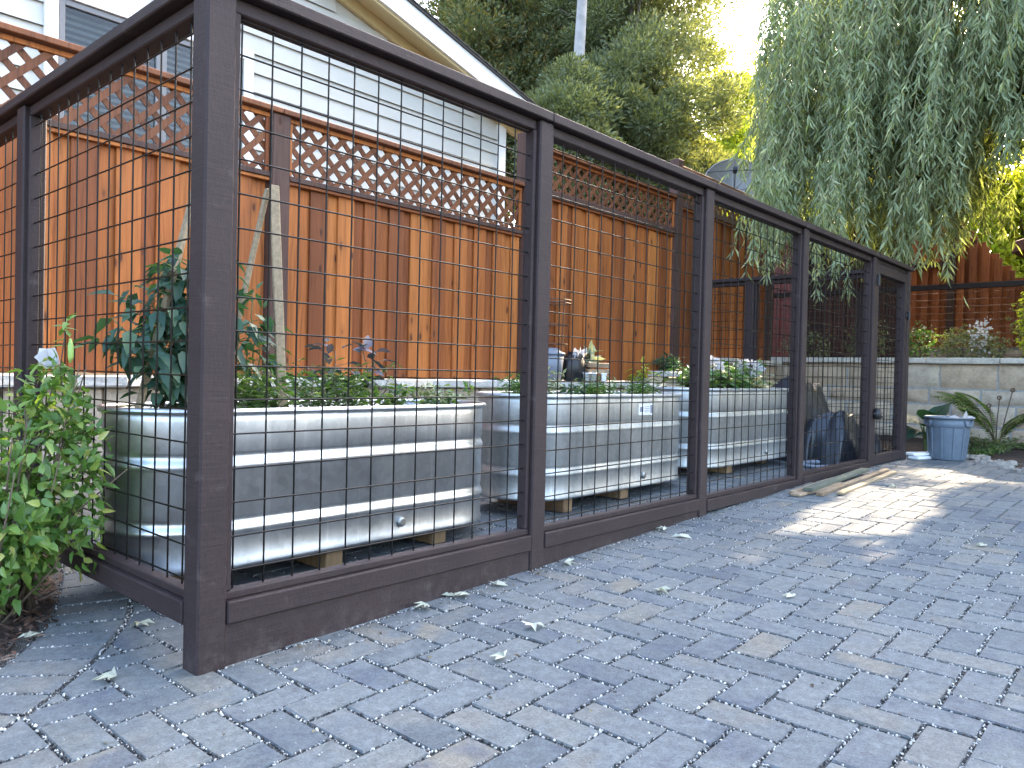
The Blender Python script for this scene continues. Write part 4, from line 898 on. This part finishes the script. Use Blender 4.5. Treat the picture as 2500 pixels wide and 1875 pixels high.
# ================================================================== PLANTS BY THE STONE WALL
def fern(label, base, n, L, seed, dirs=None):
    t = thing('fern', label, 'fern', base); base = np.array(base); Ls = []; sp = []
    for k in range(n):
        a = rng.random() * 6.28 if dirs is None else dirs[k % len(dirs)] + rng.normal() * .15; hh = L * rng.uniform(.75, 1.1); tt = np.linspace(0, 1, 18)
        out = np.array([math.cos(a), math.sin(a), 0]); pts = base + tt[:, None] ** 1.6 * out * hh * .75 + np.c_[0 * tt, 0 * tt, hh * (1.15 * tt - .45 * tt ** 2.6)]
        sp.append(tube(pts, np.linspace(.006, .0015, 18), 5)); T = unit(np.gradient(pts, axis=0)); S = unit(np.cross(T, (0, 0, 1.)))
        for sgn in (-1, 1):
            m_ = 30; f = np.linspace(.22, 1, m_) * 16.99; i0 = f.astype(int); w = (f - i0)[:, None]; i1 = np.minimum(i0 + 1, 17)
            P = pts[i0] * (1 - w) + pts[i1] * w; D = sgn * S[i0] + T[i0] * .5 + (0, 0, -.25); LL = .15 * np.sin(np.linspace(.35, 3.0, m_)) * hh / .8
            Ls.append(leaves(P, D, np.repeat(np.array([[0, 0, 1.]]), m_, 0), LL * 1.05 + .01, .011, .1, .25, 0))
    for k in range(3):          # unrolling fiddleheads
        b = base + (rng.normal() * .06, rng.normal() * .06, 0); tp = b + np.array([rng.normal() * .08, -.10 * k + .08, L * (.62 + .1 * k)]); q = np.linspace(0, 7.5, 16)
        curl = [tp + np.array([0, .028 * (1 - s / 8.5) * math.sin(s), .028 * (1 - s / 8.5) * (math.cos(s) - 1)]) for s in q]
        sp.append(tube([b, (b + tp) / 2 + (.01, .01, 0), tp] + curl[1:], [.007, .006, .006] + [.008] * 15, 6))
    V, F, r = catleaf(Ls); mk('frond', V, F, 'fern_leaf', t, rnd=r); mk('stem', *join(sp), 'stem_brown', t, smooth=True)
fern('tall tree fern with arching fronds and dark fiddleheads against the stone wall', (8.55, -.53, -.745), 8, .86, 4, [-1.2, 2.0, 1.3, -2.2, -.5, 2.6, -1.7, .6])
foliage_plant('fern', 'dense low fern clump at the foot of the tall tree fern', (8.35, -.46, -.75), [(rng.normal() * .13, rng.normal() * .13, rng.uniform(.06, .2)) for _ in range(30)], .06, .012, 'dark_leaf', 700, cat='fern', droop=.5, detail=0)
t = thing('broad_leaf_plant', 'dark plant with broad ribbed leaves behind the grey bin', 'plant', (7.95, .02, -.75)); n = 9
D = np.array([(-.5, -.5, .35), (-.7, .1, .5), (.1, -.8, .4), (-.2, .5, .6), (-.6, -.2, .9), (.2, -.3, .8), (-.3, -.7, .1), (-.8, .3, .1), (-.2, -.4, 1.1)]); P0 = np.array([7.95, .02, -.52]) + D * .10
V, F, r = leaves(P0, D, np.repeat(np.array([[-.2, -.2, 1.]]), n, 0), .30, .24, .12, .55, 1); mk('leaf', V, F, 'tomato_leaf', t, rnd=r, smooth=True)
mk('stem', *join([tube([(7.95, .02, -.76), p * .5 + np.array([7.95, .02, -.6]) * .5, p], .008, 6) for p in P0]), 'stem_green', t)
for k in range(3):
    foliage_plant('groundcover_plant', ['low green weeds at the wall foot left of the fern', 'low green weeds at the right edge of the wall bed', 'small leafy weeds between the bin and the fern'][k], ((9.1, .15, -.72), (8.9, -.75, -.72), (8.0, -.5, -.745))[k], [(rng.normal() * .15, rng.normal() * .15, rng.uniform(.04, .12)) for _ in range(14)], .045, .02, 'herb_leaf', 160, detail=0)

# ---- planting on the upper level behind the back wall
up = [((10.05, .62, .28), (.20, .20, .26), 'shrub_leaf', 'sunlit yellow green shrub on the wall beside the last post', .055, .035, 420), ((10.2, .12, .26), (.32, .34, .25), 'dark_leaf', 'dark rounded shrub in the middle above the stone wall', .05, .025, 1500), ((10.15, -.22, .26), (.20, .15, .2), 'dark_leaf', 'small dark shrub carrying white blossom above the wall', .05, .025, 300),
      ((10.3, -.62, .30), (.28, .2, .55), 'gold_leaf', 'bright yellow green shrub at the right edge above the wall', .07, .045, 700), ((10.3, 1.35, .28), (.3, .3, .3), 'dark_leaf', 'dark shrub above the wall seen through the gate mesh', .05, .03, 600), ((10.3, 2.2, .28), (.3, .4, .25), 'dark_leaf', 'dark shrub above the wall near the fence corner', .05, .03, 500), ((11.3, -.55, .35), (.4, .35, .5), 'dark_leaf', 'dark shrub deep in the right corner of the upper garden', .06, .03, 700)]
for c, rad, mt, lab, L, Wd, n in up:
    t = thing('garden_shrub', lab, 'shrub', c, 'shrubs above the stone wall'); cc = np.array(c) + (0, 0, rad[2] * .9); V, F, r = leafy_cloud(cc, rad, n, L, Wd, mt, detail=0); mk('foliage', V, F, mt, t, rnd=r)
    mk('stem', *join([tube([np.array(c) - (0, 0, .05), cc + rng.normal(size=3) * np.array(rad) * .4], [.012, .004], 5) for _ in range(6)]), 'stem_brown', t)
def blossoms(label, c, rad, n):
    d = rng.normal(size=(n, 3)) * .55; d += np.sin(d[:, [2, 0, 1]] * 6) * .35; P = np.array(c) + d * rad; V, F, r = leaves(P, unit(d) + rdir(n) * .7, rdir(n), .04, .036, .15, .1, 0); o = mk('white_blossom', V, F, 'white_petal', loc=c, rnd=r); tag(o, label, 'flowers', 'white blossoms above the wall')
blossoms('tall spray of white blossom above the stone wall', (9.98, -.08, .60), (.09, .08, .17), 150)
o = mk('garden_timber', *cb(10.2, 10.35, -.85, -.30, .36, .43, .006), 'old_lumber', loc=(10.27, -.5, .36)); tag(o, 'weathered timber lying on the soil above the wall', 'timber')

# ---- far fence, red panel, umbrella
ff = thing('far_redwood_fence', 'reddish board fence crossing the upper garden beyond the stone wall', 'fence', (13, 1, .4))
y = -2.6; k = 0
while y < 6.0:
    w = .14; top = 2.62 if y > .75 else 2.62 + (y - .75) * 1.15
    top = max(top, 1.2); mk('board', *(cb(13.045, 13.065, y - .02, y + .16, .35, top, .003) if k % 2 else cb(12.99, 13.01, y, y + .105, .35, top, .003)), 'far_redwood', ff); y += .10 if k % 2 else .075; k += 1
for y in (-1.6, .9, 3.4, 5.8): mk('post', *cb(12.90, 12.985, y - .05, y + .05, .35, 2.55, .004), 'dark_trim', ff)
mk('rail', *cb(12.94, 12.985, .95, 3.34, 1.9, 1.99, .004), 'dark_trim', ff)
t = thing('garden_shed', 'dark red painted shed side beyond the end of the enclosure', 'shed', (10.6, 2.7, .3))
mk('wall', *cb(10.6, 11.8, 2.52, 3.6, .25, 2.35, .006), 'red_paint', t); mk('roof', *cb(10.4, 12.0, 2.2, 3.75, 2.354, 2.44, .01), 'shingle', t)
for k in range(5): mk('batten', *cb(10.582, 10.598, 2.54 + k * .22, 2.57 + k * .22, .27, 2.33, .002), 'red_paint', t)
ds = thing('shade_board_screen', 'added board screen with deep shade in its dark maroon colour, seen through the gate mesh beside the red shed', 'fence', (10.9, 1.8, .3))  # added screen: its dark boards stand in for the deep shade there
for k in range(16): y = 1.02 + k * .094; mk('board', *cb(10.90 - .02 * (k % 2), 10.92 - .02 * (k % 2), y, y + .10, .25, 2.32, .003), 'shade_toned_boards', ds)
t = thing('patio_umbrella', 'brown canvas patio umbrella edge at the right above the far fence', 'umbrella', (11.5, -1.6, .4))
n = 8; ring = [(11.5 + 1.45 * math.cos(i / n * 6.283 + .3), -1.6 + 1.45 * math.sin(i / n * 6.283 + .3), 1.92) for i in range(n)]; V = [(11.5, -1.6, 2.45)] + ring + [(p[0], p[1], 1.78) for p in ring]
mk('canopy', V, [[0, 1 + i, 1 + (i + 1) % n] for i in range(n)] + [[1 + i, 1 + n + i, 1 + n + (i + 1) % n, 1 + (i + 1) % n] for i in range(n)], 'canvas_brown', t); mk('pole', *tube([(11.5, -1.6, .35), (11.5, -1.6, 2.5)], .025, 8), 'dark_trim', t)
for p in ring: mk('rib', *tube([(11.5, -1.6, 2.42), (p[0], p[1], p[2] - .01)], .008, 5), 'dark_trim', t)
# ---- satellite dish
dc = np.array([9.17, 2.90, 2.80]); t = thing('satellite_dish', 'large pale satellite dish with ribs half hidden behind the top rail', 'satellite dish', (dc[0], dc[1], .25))
ax = unit(np.array([-.80, -.45, .40])); s1 = unit(np.cross(ax, (0, 0, 1.))); s2 = np.cross(s1, ax); V = []; F = []; nr, na = 6, 24; RD = .42
for i in range(nr + 1):
    for j in range(na): rr = RD * i / nr; a = j / na * 6.2832; V.append(dc + rr * (math.cos(a) * s1 + math.sin(a) * s2) + ax * (.18 * (rr / RD) ** 2 - .18))
F = [[i * na + j, (i + 1) * na + j, (i + 1) * na + (j + 1) % na, i * na + (j + 1) % na] for i in range(nr) for j in range(na)]
mk('reflector', V, F, 'dish_metal', t, smooth=True)
for j in range(8):
    a = j / 8 * 6.2832; mk('rib', *tube([dc + rr * (math.cos(a) * s1 + math.sin(a) * s2) + ax * (.18 * (rr / RD) ** 2 - .174) for rr in np.linspace(.02, RD, 6)], .007, 5), 'grey_bark', t)
mk('rim', *tube([dc + RD * (math.cos(a) * s1 + math.sin(a) * s2) for a in np.linspace(0, 6.2832, 33)], .010, 6, False), 'grey_bark', t)
for a in (.5, 2.6, 4.7): mk('feed_strut', *tube([dc + RD * (math.cos(a) * s1 + math.sin(a) * s2), dc + ax * .28], .008, 5), 'black_iron', t)
mk('feed_horn', *tube([dc + ax * .24, dc + ax * .33], .032, 10), 'black_iron', t); mk('mast', *tube([(dc[0] + .22, dc[1] + .12, .20), (dc[0] + .22, dc[1] + .12, 2.55), dc - ax * .17], .03, 8), 'dish_metal', t)

# ================================================================== TREES
def crown_tree(name, label, trunk, crowns, mt, L, Wd, group=None, bark='bark', clump=.5, per=120, tr=.14, gaps=True, lean=(0, 0)):
    """tapered trunk with limbs; foliage in many small clumps spread through the crown volume"""
    t = thing(name, label, 'tree', trunk, group); base = np.array(trunk, float); Ls = []; sp = []
    top = max(c[2] + r[2] * .5 for c, r, _ in crowns); cx = np.mean([c for c, _, _ in crowns], 0)
    tp = np.array([base[0] + lean[0], base[1] + lean[1], top]); tk = [base + (tp - base) * q + np.array([math.sin(q * 5), math.cos(q * 4), 0]) * .07 * q for q in np.linspace(0, 1, 8)]
    sp.append(tube(tk, np.linspace(tr, tr * .25, 8), 9))
    for c, rad, ncl in crowns:
        c = np.array(c); rad = np.array(rad); d = rdir(ncl); cen = c + d * rad * (rng.random((ncl, 1)) ** .42)
        for q in cen[::max(1, ncl // 16)]:
            b = tk[int(np.clip((q[2] - base[2]) / (top - base[2]) * 6, 1, 6))]; sp.append(tube([b, b * .45 + q * .55 + (0, 0, .1), q], [tr * .32, tr * .2, tr * .06], 5, False))
        for q, dd in zip(cen, d):
            s = clump * rng.uniform(.6, 1.3); e = rdir(per); e[:, 2] = e[:, 2] * .8 + .15; P = q + e * s * (rng.random((per, 1)) ** .3) * (1, 1, .75); D = e + dd * .25 + rdir(per) * .45 + (0, 0, .3)
            if gaps:
                k = shade_only(P); P, D = P[k], D[k]
            if len(P): Ls.append(leaves(P, D, rdir(len(P)) + (0, 0, .6), L * rng.uniform(.6, 1.3, len(P)), Wd * rng.uniform(.7, 1.3, len(P)), .2, .15, 0))
    V, F, r = catleaf(Ls); mk('crown', V, F, mt, t, rnd=r); mk('trunk', *join(sp), bark, t, smooth=True)
crown_tree('evergreen_tree', 'dense grey green evergreen tree filling the middle behind the fence', (11.7, 6.4, .3), [((11.8, 6.35, 4.7), (2.0, 2.1, 2.2), 270), ((11.8, 6.1, 3.4), (1.6, 1.6, 1.4), 120), ((12.6, 7.0, 7.4), (1.9, 2.1, 2.0), 210), ((9.35, 6.0, 3.9), (.75, .75, 1.35), 60)], 'dark_leaf', .085, .036, clump=.42, per=400)
crown_tree('conifer_tree', 'dark brownish conifer tree left of the grey trunk behind the roof', (11.9, 10.3, .3), [((11.2, 9.5, 5.8), (2.1, 2.0, 2.4), 230), ((11.9, 9.9, 9.2), (2.3, 2.2, 2.2), 190), ((10.2, 9.0, 4.0), (1.3, 1.3, 1.5), 60), ((13.2, 9.2, 7.8), (1.7, 1.7, 2.4), 130)], 'pine_leaf', .10, .042, clump=.46, per=330)
crown_tree('eucalyptus_tree', 'tree with a bare pale grey trunk leaning up between the evergreens', (9.50, 6.20, .2), [((10.6, 6.4, 10.4), (1.6, 1.6, .9), 30)], 'dark_leaf', .13, .03, bark='grey_bark', clump=.5, per=70, tr=.16, lean=(.34, -.12))
crown_tree('gold_tree', 'sunlit yellow green tree between the evergreen and the willow', (20.6, 8.7, .9), [((19.6, 8.0, 6.2), (1.1, 1.0, 2.3), 90), ((19.2, 8.3, 8.4), (.7, .6, 1.0), 12), ((20.1, 7.5, 8.2), (.6, .6, 1.2), 12)], 'gold_leaf', .15, .07, group='yellow green backlit trees', clump=.55, per=100, gaps=False)
k = 0
for (x, y, z, rx, rz, lab) in ((17.5, 5.2, 3.6, 1.5, 2.6, 'backlit yellow green tree just behind the left edge of the willow'), (17.2, 2.8, 3.8, 1.6, 3.0, 'backlit yellow green tree behind the middle of the willow'), (16.6, .4, 3.8, 1.5, 3.2, 'backlit yellow green tree behind the right of the willow'), (16.4, -2.0, 4.0, 1.6, 3.6, 'backlit yellow green tree at the right edge behind the willow'), (16.8, -4.6, 4.0, 1.7, 3.8, 'yellow green tree standing beyond the right edge of view'), (17.4, -7.2, 4.2, 1.7, 4.0, 'yellow green tree farthest beyond the right edge of view')):
    crown_tree('gold_tree', lab, (x, y, .9), [((x, y, z), (rx, rx, rz), 85), ((x - .8, y + .3, z - 1.2), (rx * .7, rx * .8, rz * .6), 30)], 'gold_leaf', .16, .085, group='yellow green backlit trees', clump=.55, per=130)

# ---- the weeping willow
wt = thing('willow_tree', 'weeping willow with long hanging leafy strands over the end of the enclosure', 'tree', (9.15, -1.9, -.74)); tb = np.array([9.15, -1.9, -.80])
sp = [tube([tb, tb + (-.05, .05, 1.5), tb + (.05, .2, 3.2), tb + (0, .5, 5.0), tb + (-.2, .8, 6.6)], [.24, .2, .17, .13, .07], 10)]
def limb(p0, p1, p2, r0, r1):
    q = np.linspace(0, 1, 12)[:, None]; P = (1 - q) ** 2 * p0 + 2 * q * (1 - q) * p1 + q ** 2 * p2; sp.append(tube(P, np.linspace(r0, r1, 12), 6)); return P
limbs = []
for k in range(34):
    h = rng.uniform(3.2, 6.4); p0 = tb + np.array([0, h * .12, h]); a = rng.uniform(1.0, 3.9) if k < 24 else rng.uniform(-2.3, 1.0)
    R = rng.uniform(1.6, 4.4); p2 = tb + np.array([math.cos(a) * R * .75, math.sin(a) * R * 1.05, h + rng.uniform(-.6, 1.2)]); p1 = (p0 + p2) / 2 + (0, 0, rng.uniform(.5, 1.4))
    limbs.append(limb(p0, p1, p2, .05, .012))
limbs.append(limb(np.array([8.0, -.4, 4.6]), np.array([7.9, 1.2, 4.4]), np.array([7.3, 1.75, 3.0]), .02, .006)); limbs.append(limb(np.array([8.1, .6, 4.2]), np.array([7.6, .9, 4.7]), np.array([7.4, .35, 3.6]), .018, .006))
def strand_leaves(P, every=.024, L=.14, Wd=.019):
    seg = np.linalg.norm(np.diff(P, axis=0), axis=1); s = np.r_[0, np.cumsum(seg)]; n = max(4, int(s[-1] / every)); q = np.sort(rng.uniform(.04, 1, n)) * s[-1]
    X = np.stack([np.interp(q, s, P[:, i]) for i in range(3)], 1); T = unit(np.stack([np.interp(q, s, np.gradient(P[:, i])) for i in range(3)], 1))
    a = np.arange(n) * 2.4 + rng.random() * 6; out = np.c_[np.cos(a), np.sin(a), 0 * a]; D = T * .8 + out * rng.uniform(.35, .85, (n, 1)) + (0, 0, -.25)
    return X, D, L * rng.uniform(.55, 1.25, n), Wd * rng.uniform(.7, 1.3, n)
XX = []; DD = []; LLn = []; WW = []; tw = []
def strand(p, length, every, big=1.0):
    n = 9; q = np.linspace(0, 1, n); d = rng.normal(size=2) * .10; a = rng.random() * 6.28
    P = np.c_[p[0] + d[0] * q * length + .03 * np.sin(q * 5 + a) * length, p[1] + d[1] * q * length + .03 * np.cos(q * 4 + a) * length, p[2] - length * q]
    P[:, :2] += np.array([math.cos(a), math.sin(a)]) * .16 * (1 - (1 - q[:, None]) ** 3)
    X, D, l, w = strand_leaves(P, every, .14 * big, .019 * big); k = shade_only(X)
    XX.append(X[k]); DD.append(D[k]); LLn.append(l[k]); WW.append(w[k])
    if k.mean() > .85: tw.append(tube(P[:max(3, int(n * .98))], np.linspace(.0042, .0012, n)[:max(3, int(n * .98))], 4, False))
left = lambda x: 1.44 + (x - 7) * .458        # the willow's left flank
for k in range(260):                           # cascades: groups of strands falling from one twig
    x = rng.uniform(6.9, 10.4); lim = left(x); y = rng.uniform(-2.2, lim); zb = 1.30 + .10 * (x - 7) + rng.gamma(1.4, .34) + (.25 if y < -.1 else 0)
    zt = rng.uniform(zb + .8, zb + 2.4) if k % 3 else rng.uniform(3.4, 6.4); L0 = min(zt - zb, rng.uniform(1.0, 2.3)); sg = rng.uniform(.07, .17)
    for j in range(rng.integers(7, 14)): strand((x + rng.normal() * sg, min(y + rng.normal() * sg, lim + .1), zt + rng.normal() * .12), max(.4, L0 * rng.uniform(.55, 1.05)), .030)
for k in range(190):
    x = rng.uniform(7.2, 10.4); lim = left(x); y = rng.uniform(-2.4, lim + .05); z = rng.uniform(3.0, 6.8); sg = rng.uniform(.08, .2)
    for j in range(rng.integers(6, 12)): strand((x + rng.normal() * sg, min(y + rng.normal() * sg, lim + .15), z + rng.normal() * .1), rng.uniform(.7, 1.7), .032)
for x, y, zt, zb in ((6.25, 1.20, 2.0, 1.18), (6.3, 1.12, 2.0, 1.0), (6.5, 1.12, 1.95, .74), (6.55, 1.08, 1.9, .92), (6.6, 1.2, 1.9, 1.1), (6.4, .58, 1.8, .72), (6.45, .54, 1.8, .95), (6.2, .52, 1.7, 1.0), (7.3, -.25, 1.9, .80), (7.2, -.18, 1.9, 1.0), (7.35, -.32, 1.9, .95), (7.0, .05, 1.8, 1.12), (7.1, -.05, 1.8, 1.2)):
    for j in range(3): strand((x + rng.normal() * .04, y + rng.normal() * .04, zt + rng.random() * .3), zt - zb + rng.normal() * .06, .022)
for k in range(680):                           # the rest of the crown, right of and above the view: this is what shades the patio
    x = rng.uniform(7.0, 11.4); y = rng.uniform(-6.0, -1.6) if k % 3 else rng.uniform(-2, left(x) - .1); z = rng.uniform(2.2, 7.4) if k % 3 else rng.uniform(5.2, 7.8); strand((x, y, z), rng.uniform(1.0, 2.2), .040, 1.7)
V, F, r = leaves(np.concatenate(XX), np.concatenate(DD), rdir(sum(len(q) for q in XX)), np.concatenate(LLn), np.concatenate(WW), .2, .18, 0)
mk('crown', V, F, 'willow_leaf', wt, rnd=r); mk('trunk', *join(sp), 'bark', wt, smooth=True); mk('twigs', *join(tw), 'willow_twig', wt)
print('willow leaves', len(F) // 2)
